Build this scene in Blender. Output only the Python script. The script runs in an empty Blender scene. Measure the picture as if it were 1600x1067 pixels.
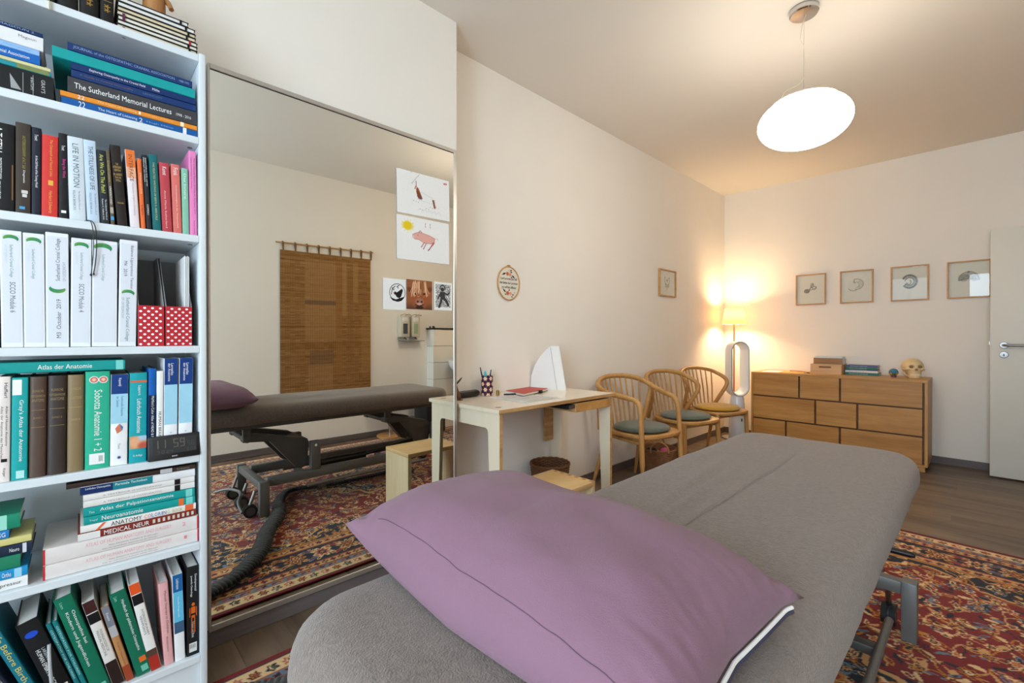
import bpy, bmesh, math, random
import numpy as np
from mathutils import Vector, Matrix, noise as mnoise
random.seed(7)
rng = np.random.default_rng(11)
PI = math.pi
scene = bpy.context.scene
COL = scene.collection

# ------------------------------------------------------------------ camera, world, light, exposure
cam_data = bpy.data.cameras.new('camera')
cam_data.sensor_width = 36.0
cam_data.lens = 704.8 / 1600 * 36.0
cam_data.shift_y = -3.9 / 1600
cam_data.clip_start = 0.02
cam = bpy.data.objects.new('camera', cam_data)
cam.location = (0, 0, 1.14)
cam.rotation_euler = (PI / 2 - 0.0043, 0, 0.8075)
COL.objects.link(cam)
scene.camera = cam

world = bpy.data.worlds.new('world')
scene.world = world
world.use_nodes = True
bg = world.node_tree.nodes['Background']
bg.inputs[0].default_value = (0.62, 0.80, 1.0, 1)
bg.inputs[1].default_value = 1.0

def area(name, loc, rot, sx, sy, power, color):
    d = bpy.data.lights.new(name, 'AREA')
    d.shape = 'RECTANGLE'; d.size = sx; d.size_y = sy; d.energy = power; d.color = color
    o = bpy.data.objects.new(name, d); o.location = loc; o.rotation_euler = rot
    COL.objects.link(o); return o
# daylight through the two windows behind the photographer
area('daylight_window_a', (-1.30, -2.10, 1.45), (PI / 2 - 0.10, 0, 0), 0.95, 1.95, 8, (0.70, 0.86, 1.0))
area('daylight_window_b', (0.30, -2.10, 1.45), (PI / 2 - 0.10, 0, 0), 1.0, 1.95, 43, (0.70, 0.86, 1.0))

scene.view_settings.view_transform = 'Standard'
scene.view_settings.look = 'None'
scene.view_settings.gamma = 1.0
scene.view_settings.use_curve_mapping = False
scene.view_settings.exposure = 1.06
cy = scene.cycles
cy.max_bounces = 10; cy.diffuse_bounces = 5; cy.glossy_bounces = 6; cy.transmission_bounces = 8
cy.transparent_max_bounces = 10; cy.sample_clamp_indirect = 6.0
cy.caustics_reflective = False; cy.caustics_refractive = False
cy.use_denoising = True

# ------------------------------------------------------------------ helpers
def lin(c):
    c = np.asarray(c, float) / 255.0
    return np.where(c <= 0.04045, c / 12.92, ((c + 0.055) / 1.055) ** 2.4)
def L4(c):
    v = lin(c); return (float(v[0]), float(v[1]), float(v[2]), 1.0)

MATS = {}
def mat(name, color, rough=0.6, metal=0.0, var=0.06, nscale=6.0, bump=0.0, bscale=80.0, sheen=0.0, emit=0.0, spec=None,
        stretch=(1, 1, 1), rand=0.0, coat=0.0, trans=0.0, sub=0.0):
    key = name
    if key in MATS: return MATS[key]
    m = bpy.data.materials.new(name); m.use_nodes = True
    nt = m.node_tree; N = nt.nodes; b = N['Principled BSDF']
    tc = N.new('ShaderNodeTexCoord'); mp = N.new('ShaderNodeMapping'); mp.inputs['Scale'].default_value = stretch
    nt.links.new(tc.outputs['Object'], mp.inputs['Vector'])
    nz = N.new('ShaderNodeTexNoise'); nz.inputs['Scale'].default_value = nscale; nz.inputs['Detail'].default_value = 5
    nt.links.new(mp.outputs[0], nz.inputs['Vector'])
    cr = N.new('ShaderNodeValToRGB')
    c = lin(color)
    cr.color_ramp.elements[0].position = 0.3; cr.color_ramp.elements[1].position = 0.7
    cr.color_ramp.elements[0].color = tuple(np.clip(c * (1 - var), 0, 1)) + (1,)
    cr.color_ramp.elements[1].color = tuple(np.clip(c * (1 + var), 0, 1)) + (1,)
    nt.links.new(nz.outputs['Fac'], cr.inputs[0])
    src = cr.outputs[0]
    if rand:
        oi = N.new('ShaderNodeObjectInfo'); hv = N.new('ShaderNodeHueSaturation')
        mr = N.new('ShaderNodeMapRange'); mr.inputs['To Min'].default_value = 1 - rand; mr.inputs['To Max'].default_value = 1 + rand
        nt.links.new(oi.outputs['Random'], mr.inputs['Value']); nt.links.new(mr.outputs[0], hv.inputs['Value'])
        nt.links.new(src, hv.inputs['Color']); src = hv.outputs[0]
    nt.links.new(src, b.inputs['Base Color'])
    b.inputs['Roughness'].default_value = rough; b.inputs['Metallic'].default_value = metal
    if spec is not None: b.inputs['Specular IOR Level'].default_value = spec
    if sheen: b.inputs['Sheen Weight'].default_value = sheen; b.inputs['Sheen Roughness'].default_value = 0.5; b.inputs['Sheen Tint'].default_value = (1.0, .93, .86, 1)
    if coat: b.inputs['Coat Weight'].default_value = coat; b.inputs['Coat Roughness'].default_value = 0.08
    if trans: b.inputs['Transmission Weight'].default_value = trans
    if emit:
        nt.links.new(src, b.inputs['Emission Color']); b.inputs['Emission Strength'].default_value = emit
    if bump:
        n2 = N.new('ShaderNodeTexNoise'); n2.inputs['Scale'].default_value = bscale; n2.inputs['Detail'].default_value = 4
        nt.links.new(mp.outputs[0], n2.inputs['Vector'])
        bp = N.new('ShaderNodeBump'); bp.inputs['Strength'].default_value = bump; bp.inputs['Distance'].default_value = 0.004
        nt.links.new(n2.outputs['Fac'], bp.inputs['Height']); nt.links.new(bp.outputs[0], b.inputs['Normal'])
    MATS[key] = m; return m

def wood(name, c1, c2, axis='y', rough=0.45, scale=9.0, rand=0.0, dark=0.55):
    """grain running along axis: stretched noise driving a ramp, plus fine pores"""
    if name in MATS: return MATS[name]
    m = bpy.data.materials.new(name); m.use_nodes = True
    nt = m.node_tree; N = nt.nodes; b = N['Principled BSDF']
    tc = N.new('ShaderNodeTexCoord'); mp = N.new('ShaderNodeMapping')
    s = {'x': (0.10, 1, 1), 'y': (1, 0.10, 1), 'z': (1, 1, 0.10)}[axis]
    mp.inputs['Scale'].default_value = s
    oi = N.new('ShaderNodeObjectInfo'); mu = N.new('ShaderNodeVectorMath'); mu.operation = 'SCALE'
    cmb = N.new('ShaderNodeCombineXYZ')
    for k in range(3): nt.links.new(oi.outputs['Random'], cmb.inputs[k])
    nt.links.new(cmb.outputs[0], mu.inputs[0]); mu.inputs['Scale'].default_value = 13.7 if rand else 0.0
    ad = N.new('ShaderNodeVectorMath'); ad.operation = 'ADD'
    nt.links.new(tc.outputs['Object'], ad.inputs[0]); nt.links.new(mu.outputs[0], ad.inputs[1])
    nt.links.new(ad.outputs[0], mp.inputs['Vector'])
    nz = N.new('ShaderNodeTexNoise'); nz.inputs['Scale'].default_value = scale; nz.inputs['Detail'].default_value = 7
    nz.inputs['Distortion'].default_value = 0.9
    nt.links.new(mp.outputs[0], nz.inputs['Vector'])
    cr = N.new('ShaderNodeValToRGB'); cr.color_ramp.elements[0].position = 0.32; cr.color_ramp.elements[1].position = 0.68
    cr.color_ramp.elements[0].color = L4(c1); cr.color_ramp.elements[1].color = L4(c2)
    nt.links.new(nz.outputs['Fac'], cr.inputs[0])
    n2 = N.new('ShaderNodeTexNoise'); n2.inputs['Scale'].default_value = scale * 9; n2.inputs['Detail'].default_value = 3
    nt.links.new(mp.outputs[0], n2.inputs['Vector'])
    r2 = N.new('ShaderNodeValToRGB'); r2.color_ramp.elements[0].position = 0.35; r2.color_ramp.elements[1].position = 0.6
    r2.color_ramp.elements[0].color = (dark + 0.2, dark + 0.2, dark + 0.2, 1); r2.color_ramp.elements[1].color = (1, 1, 1, 1)
    nt.links.new(n2.outputs['Fac'], r2.inputs[0])
    mx = N.new('ShaderNodeMix'); mx.data_type = 'RGBA'; mx.blend_type = 'MULTIPLY'; mx.inputs[0].default_value = 0.55
    nt.links.new(cr.outputs[0], mx.inputs[6]); nt.links.new(r2.outputs[0], mx.inputs[7])
    src = mx.outputs[2]
    if rand:
        hv = N.new('ShaderNodeHueSaturation'); mr = N.new('ShaderNodeMapRange')
        mr.inputs['To Min'].default_value = 1 - rand; mr.inputs['To Max'].default_value = 1 + rand
        nt.links.new(oi.outputs['Random'], mr.inputs['Value']); nt.links.new(mr.outputs[0], hv.inputs['Value'])
        nt.links.new(src, hv.inputs['Color']); src = hv.outputs[0]
    nt.links.new(src, b.inputs['Base Color']); b.inputs['Roughness'].default_value = rough
    bp = N.new('ShaderNodeBump'); bp.inputs['Strength'].default_value = 0.12; bp.inputs['Distance'].default_value = 0.001
    nt.links.new(n2.outputs['Fac'], bp.inputs['Height']); nt.links.new(bp.outputs[0], b.inputs['Normal'])
    MATS[name] = m; return m

def colattr_mat(name, rough=0.7, bump=0.0, bscale=300.0, sheen=0.0):
    if name in MATS: return MATS[name]
    m = bpy.data.materials.new(name); m.use_nodes = True
    nt = m.node_tree; N = nt.nodes; b = N['Principled BSDF']
    at = N.new('ShaderNodeAttribute'); at.attribute_name = 'pattern'
    nz = N.new('ShaderNodeTexNoise'); nz.inputs['Scale'].default_value = bscale; nz.inputs['Detail'].default_value = 3
    tc = N.new('ShaderNodeTexCoord'); nt.links.new(tc.outputs['Object'], nz.inputs['Vector'])
    mr = N.new('ShaderNodeMapRange'); mr.inputs['To Min'].default_value = 0.88; mr.inputs['To Max'].default_value = 1.1
    nt.links.new(nz.outputs['Fac'], mr.inputs['Value'])
    mx = N.new('ShaderNodeVectorMath'); mx.operation = 'SCALE'
    nt.links.new(at.outputs['Color'], mx.inputs[0]); nt.links.new(mr.outputs[0], mx.inputs['Scale'])
    nt.links.new(mx.outputs[0], b.inputs['Base Color']); b.inputs['Roughness'].default_value = rough
    b.inputs['Specular IOR Level'].default_value = 0.2
    if sheen: b.inputs['Sheen Weight'].default_value = sheen
    if bump:
        bp = N.new('ShaderNodeBump'); bp.inputs['Strength'].default_value = bump; bp.inputs['Distance'].default_value = 0.004
        nt.links.new(nz.outputs['Fac'], bp.inputs['Height']); nt.links.new(bp.outputs[0], b.inputs['Normal'])
    MATS[name] = m; return m

class MB:
    """plain vertex/face collector -> ONE mesh object"""
    def __init__(s): s.v = []; s.f = []
    def add(s, vs, fs):
        o = len(s.v); s.v.extend(tuple(p) for p in vs); s.f.extend(tuple(i + o for i in f) for f in fs); return s
    def box(s, a, b, ch=0.0, M=None):
        x0, y0, z0 = a; x1, y1, z1 = b
        if ch <= 0:
            vs = [(x, y, z) for z in (z0, z1) for y in (y0, y1) for x in (x0, x1)]
            fs = [(0, 2, 3, 1), (4, 5, 7, 6), (0, 1, 5, 4), (2, 6, 7, 3), (0, 4, 6, 2), (1, 3, 7, 5)]
        else:
            bm = bmesh.new(); bmesh.ops.create_cube(bm, size=1)
            for v in bm.verts:
                v.co = Vector(((x0 + x1) / 2 + v.co.x * (x1 - x0), (y0 + y1) / 2 + v.co.y * (y1 - y0), (z0 + z1) / 2 + v.co.z * (z1 - z0)))
            bmesh.ops.bevel(bm, geom=list(bm.edges), offset=ch, segments=2 if ch > 0.002 else 1, profile=0.5, affect='EDGES')
            bm.verts.index_update()
            vs = [v.co.copy() for v in bm.verts]; fs = [[v.index for v in f.verts] for f in bm.faces]; bm.free()
        if M is not None: vs = [M @ Vector(p) for p in vs]
        return s.add(vs, fs)
    def prism(s, poly, h0, h1, f=lambda u, v, h: (u, v, h)):
        n = len(poly)
        vs = [f(u, v, h0) for u, v in poly] + [f(u, v, h1) for u, v in poly]
        fs = [tuple(range(n))[::-1], tuple(range(n, 2 * n))] + [(i, (i + 1) % n, n + (i + 1) % n, n + i) for i in range(n)]
        return s.add(vs, fs)
    def tube(s, path, r, seg=10, cap=True, squash=None):
        P = [Vector(p) for p in path]; n = len(P)
        R = [r] * n if not hasattr(r, '__len__') else list(r)
        vs = []; up = None
        for i in range(n):
            t = (P[min(i + 1, n - 1)] - P[max(i - 1, 0)]).normalized()
            if up is None:
                up = Vector((0, 0, 1)) if abs(t.z) < 0.9 else Vector((1, 0, 0))
            a = t.cross(up)
            if a.length < 1e-6: a = t.orthogonal()
            a.normalize(); bb = a.cross(t).normalized(); up = bb
            for k in range(seg):
                w = 2 * PI * k / seg
                q = a * math.cos(w) * R[i] + bb * math.sin(w) * R[i] * (squash or 1)
                vs.append(P[i] + q)
        fs = [(i * seg + k, i * seg + (k + 1) % seg, (i + 1) * seg + (k + 1) % seg, (i + 1) * seg + k) for i in range(n - 1) for k in range(seg)]
        if cap: fs += [tuple(range(seg))[::-1], tuple((n - 1) * seg + k for k in range(seg))]
        return s.add(vs, fs)
    def lathe(s, prof, c=(0, 0, 0), seg=32, sx=1.0, sy=1.0, M=None):
        vs = []
        for r, z in prof:
            for k in range(seg):
                w = 2 * PI * k / seg; vs.append(Vector((c[0] + r * math.cos(w) * sx, c[1] + r * math.sin(w) * sy, c[2] + z)))
        n = len(prof)
        fs = [(i * seg + k, i * seg + (k + 1) % seg, (i + 1) * seg + (k + 1) % seg, (i + 1) * seg + k) for i in range(n - 1) for k in range(seg)]
        fs += [tuple(range(seg))[::-1], tuple((n - 1) * seg + k for k in range(seg))]
        if M is not None: vs = [M @ p for p in vs]
        return s.add(vs, fs)
    def ball(s, c, rx, ry, rz, u=24, v=14):
        prof = [(max(1e-4, math.sin(PI * i / v)), -math.cos(PI * i / v)) for i in range(v + 1)]
        o = len(s.v)
        s.lathe(prof, (0, 0, 0), u)
        s.v[o:] = [(c[0] + p[0] * rx, c[1] + p[1] * ry, c[2] + p[2] * rz) for p in s.v[o:]]
        return s
    def grid(s, F, nu, nv):
        vs = [F(i / nu, j / nv) for j in range(nv + 1) for i in range(nu + 1)]
        fs = [(j * (nu + 1) + i, j * (nu + 1) + i + 1, (j + 1) * (nu + 1) + i + 1, (j + 1) * (nu + 1) + i) for j in range(nv) for i in range(nu)]
        return s.add(vs, fs)
    def mesh(s, name, m, smooth=True, ang=35):
        me = bpy.data.meshes.new(name); me.from_pydata([tuple(p) for p in s.v], [], s.f)
        bm = bmesh.new(); bm.from_mesh(me); bmesh.ops.recalc_face_normals(bm, faces=bm.faces); bm.to_mesh(me); bm.free()
        if m: me.materials.append(m)
        if smooth:
            me.polygons.foreach_set('use_smooth', [True] * len(me.polygons)); me.set_sharp_from_angle(angle=math.radians(ang))
        return me
    def build(s, name, m, parent=None, smooth=True, ang=35):
        return link(name, s.mesh(name, m, smooth, ang), parent)

def link(name, me, parent=None, local=False):
    o = bpy.data.objects.new(name, me); COL.objects.link(o)
    if parent is not None:
        o.parent = parent
        if not local: o.matrix_parent_inverse = wm(parent).inverted()
    return o
def wm(o):
    m = o.matrix_basis.copy()
    if o.parent is not None: m = wm(o.parent) @ o.matrix_parent_inverse @ m
    return m
def thing(name, label, cat, loc=(0, 0, 0), rot=(0, 0, 0), group=None):
    o = bpy.data.objects.new(name, None); COL.objects.link(o)
    o.empty_display_size = 0.05; o.location = loc; o.rotation_euler = rot
    o['label'] = label; o['category'] = cat
    if group: o['group'] = group
    return o
def tag(o, label, cat, group=None, kind=None):
    o['label'] = label; o['category'] = cat
    if group: o['group'] = group
    if kind: o['kind'] = kind
    return o
def struct(o): o['kind'] = 'structure'; return o

def text_mesh(txt, L, H, m, shear=0.0, bold=0.0, keep=False):
    """lettering laid in local xy, lower-left at origin, stretched to L x H"""
    cu = bpy.data.curves.new('lettering', 'FONT'); cu.body = txt; cu.resolution_u = 2; cu.shear = shear; cu.offset = bold
    cu.size = 1.0
    ob = bpy.data.objects.new('lettering_tmp', cu); COL.objects.link(ob)
    bpy.context.view_layer.update()
    dg = bpy.context.evaluated_depsgraph_get()
    me = bpy.data.meshes.new_from_object(ob.evaluated_get(dg))
    bpy.data.objects.remove(ob); bpy.data.curves.remove(cu)
    n = len(me.vertices)
    co = np.empty(n * 3); me.vertices.foreach_get('co', co); co = co.reshape(-1, 3)
    mn = co.min(0); mx = co.max(0); d = np.maximum(mx - mn, 1e-6)
    sx, sy = L / d[0], H / d[1]
    if keep: sx = sy = min(sx, sy)
    co = (co - mn) * [sx, sy, 0]
    me.vertices.foreach_set('co', co.astype(np.float32).ravel()); me.update()
    me.materials.clear(); me.materials.append(m)
    me.name = 'lettering'
    return me
def place(o, mtx): o.matrix_basis = mtx; return o
def frame_mtx(origin, ax, ay):
    ax = Vector(ax).normalized(); ay = Vector(ay).normalized(); az = ax.cross(ay)
    return Matrix(((ax.x, ay.x, az.x, origin[0]), (ax.y, ay.y, az.y, origin[1]), (ax.z, ay.z, az.z, origin[2]), (0, 0, 0, 1)))
def letter(parent, txt, L, H, color, origin, ax, ay, shear=0.0, bold=0.0, name='lettering', rough=0.6, metal=0.0, local=True):
    m = mat('ink_%d_%d_%d' % tuple(color), color, rough, metal, 0.02)
    o = link(name, text_mesh(txt, L, H, m, shear, bold), parent, local=True)
    o.matrix_basis = frame_mtx(origin, ax, ay)
    if not local: o.matrix_parent_inverse = wm(parent).inverted()
    return o

def painted(name, rgb, corner, eu, ev, m, parent=None, lift=None):
    """a grid coloured cell by cell from an array rgb[row from top, col]; corner = lower left, eu / ev = full edges"""
    H, W = rgb.shape[:2]
    u = np.linspace(0, 1, W); v = np.linspace(1, 0, H)
    U, V = np.meshgrid(u, v)
    P = np.array(corner)[None, None] + U[..., None] * np.array(eu) + V[..., None] * np.array(ev)
    if lift is not None: P = P + lift
    me = bpy.data.meshes.new(name)
    idx = np.arange(H * W).reshape(H, W)
    q = np.stack([idx[1:, :-1], idx[1:, 1:], idx[:-1, 1:], idx[:-1, :-1]], -1).reshape(-1, 4)
    nf = len(q)
    me.vertices.add(H * W); me.vertices.foreach_set('co', P.astype(np.float32).ravel())
    me.loops.add(nf * 4); me.loops.foreach_set('vertex_index', q.astype(np.int32).ravel())
    me.polygons.add(nf); me.polygons.foreach_set('loop_start', np.arange(0, nf * 4, 4, dtype=np.int32))
    me.update(calc_edges=True); me.validate()
    a = me.color_attributes.new('pattern', 'FLOAT_COLOR', 'POINT')
    c = np.ones((H * W, 4), np.float32); c[:, :3] = lin(np.clip(rgb, 0, 255)).reshape(-1, 3)
    a.data.foreach_set('color', c.ravel())
    me.materials.append(m)
    return link(name, me, parent)

# 2-D painting helpers on numpy arrays (pattern only, no light or shade)
def canvas(h, w, c): return np.ones((h, w, 3)) * np.array(c, float)
def gxy(a):
    h, w = a.shape[:2]; return np.meshgrid((np.arange(w) + .5) / w, (np.arange(h) + .5) / h)   # x right, y DOWN, 0..1
def blend(a, mask, c): a[:] = a * (1 - mask[..., None]) + np.array(c, float) * mask[..., None]
def disc(a, cx, cy_, r, c, asp=1.0, soft=0.006, rot=0.0, ry=None):
    X, Y = gxy(a); dx = (X - cx) * asp; dy = Y - cy_
    if rot: dx, dy = dx * math.cos(rot) + dy * math.sin(rot), -dx * math.sin(rot) + dy * math.cos(rot)
    d = np.hypot(dx, dy * (r / ry if ry else 1)) - r
    blend(a, np.clip(-d / soft + .5, 0, 1), c)
def stroke(a, pts, wd, c, asp=1.0, soft=0.006, al=1.0):
    X, Y = gxy(a); D = np.full(X.shape, 9.0)
    for (x0, y0), (x1, y1) in zip(pts[:-1], pts[1:]):
        ax, ay = x0 * asp, y0; bx, by = x1 * asp, y1; px, py = X * asp, Y
        dd = max((bx - ax) ** 2 + (by - ay) ** 2, 1e-9); t = np.clip(((px - ax) * (bx - ax) + (py - ay) * (by - ay)) / dd, 0, 1)
        D = np.minimum(D, np.hypot(px - ax - t * (bx - ax), py - ay - t * (by - ay)))
    blend(a, np.clip((wd - D) / soft + .5, 0, 1) * al, c)
def fill(a, pts, c, asp=1.0):
    X, Y = gxy(a); ins = np.zeros(X.shape, bool); n = len(pts)
    for i in range(n):
        x0, y0 = pts[i]; x1, y1 = pts[(i + 1) % n]
        cond = ((y0 > Y) != (y1 > Y)); ins ^= cond & (X < (x1 - x0) * (Y - y0) / ((y1 - y0) or 1e-9) + x0)
    blend(a, ins.astype(float), c)
def arc(cx, cy_, rx, ry, a0, a1, n=24):
    return [(cx + rx * math.cos(a0 + (a1 - a0) * i / n), cy_ + ry * math.sin(a0 + (a1 - a0) * i / n)) for i in range(n + 1)]

def rrect(hx, hy, r, ne=12, nc=8):
    r = max(min(r, hx - 1e-4, hy - 1e-4), 1e-4); pts = []
    for (cx, cy_, a0) in ((hx - r, hy - r, 0), (-hx + r, hy - r, PI / 2), (-hx + r, -hy + r, PI), (hx - r, -hy + r, 1.5 * PI)):
        cur = [(cx + r * math.cos(a0 + PI / 2 * k / nc), cy_ + r * math.sin(a0 + PI / 2 * k / nc)) for k in range(nc + 1)]
        if pts:
            a, b = pts[-1], cur[0]; pts += [(a[0] + (b[0] - a[0]) * k / ne, a[1] + (b[1] - a[1]) * k / ne) for k in range(1, ne)]
        pts += cur
    a, b = pts[-1], pts[0]; pts += [(a[0] + (b[0] - a[0]) * k / ne, a[1] + (b[1] - a[1]) * k / ne) for k in range(1, ne)]
    return pts
def smooth_path(ctrl, n=8):
    P = [Vector(p) for p in ctrl]; out = []
    for i in range(len(P) - 1):
        p0 = P[max(i - 1, 0)]; p1 = P[i]; p2 = P[i + 1]; p3 = P[min(i + 2, len(P) - 1)]
        for k in range(n):
            t = k / n; out.append(0.5 * ((2 * p1) + (p2 - p0) * t + (2 * p0 - 5 * p1 + 4 * p2 - p3) * t * t + (3 * p1 - p0 - 3 * p2 + p3) * t ** 3))
    out.append(P[-1]); return out

# ------------------------------------------------------------------ shared materials
PLASTER = mat('wall_plaster', (240, 234, 225), 0.9, var=0.012, nscale=3, bump=0.10, bscale=260, spec=0.2)
CEIL = mat('ceiling_paint', (230, 224, 215), 0.92, var=0.01, nscale=2, spec=0.15)
SKIRT = wood('skirting_wood', (92, 82, 82), (118, 107, 106), 'x', 0.5, 8)
SKIRT_Y = wood('skirting_wood_y', (92, 82, 82), (118, 107, 106), 'y', 0.5, 8)
FLOORW = wood('floor_oak_grey', (94, 78, 64), (134, 113, 92), 'x', 0.42, 7, rand=0.09)
OAK = wood('oak_honey', (186, 130, 66), (212, 160, 92), 'x', 0.42, 8, rand=0.05)
OAKZ = wood('oak_honey_z', (186, 130, 66), (212, 160, 92), 'z', 0.42, 8)
ASH = wood('chair_oak', (186, 134, 72), (212, 162, 98), 'z', 0.38, 10)
BIRCH = wood('birch_ply', (238, 220, 188), (248, 234, 208), 'z', 0.45, 6, dark=0.8)
PLYEDGE = wood('ply_edge', (176, 132, 82), (206, 164, 110), 'y', 0.5, 22)
BENCHW = wood('bench_maple', (216, 176, 116), (234, 200, 146), 'y', 0.4, 7, dark=0.72)
BENCHZ = wood('bench_maple_z', (222, 196, 150), (238, 216, 176), 'z', 0.42, 7, dark=0.7)
WHITE = mat('white_lacquer', (236, 237, 238), 0.35, var=0.008)
CHROME = mat('chrome', (205, 205, 205), 0.12, 1.0, 0.02)
STEEL = mat('brushed_steel', (150, 148, 146), 0.35, 1.0, 0.04)
ALU = mat('satin_aluminium', (198, 194, 188), 0.38, 0.85, 0.03)
BLACK = mat('black_plastic', (22, 22, 24), 0.4, var=0.05)
GREYMET = mat('grey_powder_coat', (112, 112, 110), 0.42, 0.25, 0.05)
DARKMET = mat('dark_powder_coat', (82, 81, 79), 0.45, 0.25, 0.05)
RUBBER = mat('black_rubber', (30, 30, 30), 0.7)
PAPER = mat('page_paper', (232, 226, 212), 0.85, var=0.05, nscale=40, stretch=(1, 1, 12))
# ------------------------------------------------------------------ the room
XL, XP, XR, YB, YF, ZC = -2.155, -1.964, 0.945, 5.595, -2.20, 2.83
def glass_mat(name, rough=0.0, fac=0.10):
    if name in MATS: return MATS[name]
    m = bpy.data.materials.new(name); m.use_nodes = True; nt = m.node_tree; N = nt.nodes
    N.remove(N['Principled BSDF'])
    tr = N.new('ShaderNodeBsdfTransparent'); tr.inputs[0].default_value = (0.97, 0.985, 0.98, 1)
    gl = N.new('ShaderNodeBsdfGlossy'); gl.inputs['Roughness'].default_value = rough
    fr = N.new('ShaderNodeFresnel'); fr.inputs[0].default_value = 1.5
    mx = N.new('ShaderNodeMixShader'); ge = N.new('ShaderNodeNewGeometry'); ml = N.new('ShaderNodeMath'); ml.operation = 'MULTIPLY'; sb = N.new('ShaderNodeMath'); sb.operation = 'SUBTRACT'; sb.inputs[0].default_value = 1.0
    nt.links.new(ge.outputs['Backfacing'], sb.inputs[1]); nt.links.new(fr.outputs[0], ml.inputs[0]); nt.links.new(sb.outputs[0], ml.inputs[1]); nt.links.new(ml.outputs[0], mx.inputs[0])
    nt.links.new(tr.outputs[0], mx.inputs[1]); nt.links.new(gl.outputs[0], mx.inputs[2])
    nt.links.new(mx.outputs[0], N['Material Output'].inputs[0])
    MATS[name] = m; return m
GLASS = glass_mat('clear_glass')

fl = struct(MB().box((XL - .2, YF - .1, -.12), (XR + 1.5, YB + .1, -.004)).build('floor', FLOORW, None, False))
W_ = 0.172; row = 0; y = -0.62
protos = {}
while y < YB:
    x = XL - (0.37 * (row * 7 % 5)) ; x1 = x
    for k in range(5):
        x0 = x1; x1 = x0 + 1.38
        a, b = max(x0, XL), min(x1, XR + .9 if y > 4.5 else XR)
        if b - a < .05: continue
        if y < 3.25 and a > -1.60: continue              # hidden under the rug
        w = min(W_, YB - y)
        key = (round(b - a, 3), round(w, 3))
        if key not in protos:
            protos[key] = MB().box((0, 0.0004, -.004), (b - a - .0008, w - .0004, 0), 0.0007).mesh('floor_plank', FLOORW, False)
        o = link('floor_plank', protos[key], fl); o.location = (a, y, 0)
    y += W_; row += 1

wl = MB().box((XL - .25, YF - .1, 0), (XP, 1.466, ZC)).box((XL - .25, 1.466, 0), (XL, YB + .15, ZC))
struct(wl.build('wall_left', PLASTER, None, False))
struct(MB().box((XL, YB, 0), (XR + 1.4, YB + .15, ZC)).build('wall_back', PLASTER, None, False))
DY0, DY1, DH = 4.46, 5.345, 2.03
wr = MB().box((XR, YF - .1, 0), (XR + .14, DY0, ZC)).box((XR, DY1, 0), (XR + .14, YB, ZC)).box((XR, DY0, DH), (XR + .14, DY1, ZC))
struct(wr.build('wall_right', PLASTER, None, False))
hw = MB().box((XR + 1.3, 3.9, 0), (XR + 1.4, YB, ZC)).box((XR + .14, 3.8, 0), (XR + 1.4, 3.9, ZC))
struct(hw.build('wall_hall', PLASTER, None, False))
struct(MB().box((XL - .25, YF - .1, ZC), (XR + 1.4, YB + .15, ZC + .12)).build('ceiling', CEIL, None, False))
# front wall with two windows (behind the photographer)
WX = ((-1.75, -0.55), (-0.22, 0.80)); WZ = (0.42, 2.52)
wf = MB().box((XL, YF - .16, 0), (XR, YF, WZ[0])).box((XL, YF - .16, WZ[1]), (XR, YF, ZC))
for a, b in ((XL, WX[0][0]), (WX[0][1], WX[1][0]), (WX[1][1], XR)): wf.box((a, YF - .16, WZ[0]), (b, YF, WZ[1]))
struct(wf.build('wall_front', PLASTER, None, False))
for i, (a, b) in enumerate(WX):
    r = thing('window_%d' % (i + 1), 'x', 'window', ((a + b) / 2, YF - .08, WZ[0])); del r['category']; del r['label']; r['kind'] = 'structure'
    f = MB(); t = .055
    f.box((a, YF - .11, WZ[0]), (a + t, YF - .05, WZ[1]), .004).box((b - t, YF - .11, WZ[0]), (b, YF - .05, WZ[1]), .004)
    f.box((a + t, YF - .11, WZ[0]), (b - t, YF - .05, WZ[0] + t), .004).box((a + t, YF - .11, WZ[1] - t), (b - t, YF - .05, WZ[1]), .004)
    f.box(((a + b) / 2 - .03, YF - .11, WZ[0] + t), ((a + b) / 2 + .03, YF - .05, WZ[1] - t), .004)
    f.build('window_frame', WHITE, r)
    for c, d in ((a + t, (a + b) / 2 - .03), ((a + b) / 2 + .03, b - t)):
        MB().box((c, YF - .083, WZ[0] + t), (d, YF - .079, WZ[1] - t)).build('pane', GLASS, r, False)
    MB().box((a - .05, YF, WZ[0] - .035), (b + .05, YF + .12, WZ[0]), .005).build('window_sill', WHITE, r)

BH, BT = 0.065, 0.012
struct(MB().box((XL, 1.466, 0), (XL + BT, YB, BH), .002).build('baseboard_left', SKIRT_Y))
struct(MB().box((XP, .30, 0), (XP + BT, 1.466, BH), .002).build('baseboard_pilaster', SKIRT_Y))
struct(MB().box((XL + BT, YB - BT, 0), (XR, YB, BH), .002).build('baseboard_back', SKIRT))
struct(MB().box((XR - BT, YF, 0), (XR, DY0 - .07, BH), .002).build('baseboard_right', SKIRT_Y))
dt = MB().box((XR - .012, DY0 - .07, 0), (XR + .15, DY0, DH + .07), .002).box((XR - .012, DY1, 0), (XR + .15, DY1 + .05, DH + .07), .002).box((XR - .012, DY0, DH), (XR + .15, DY1, DH + .07), .002)
struct(dt.build('trim_1', WHITE))

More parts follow.
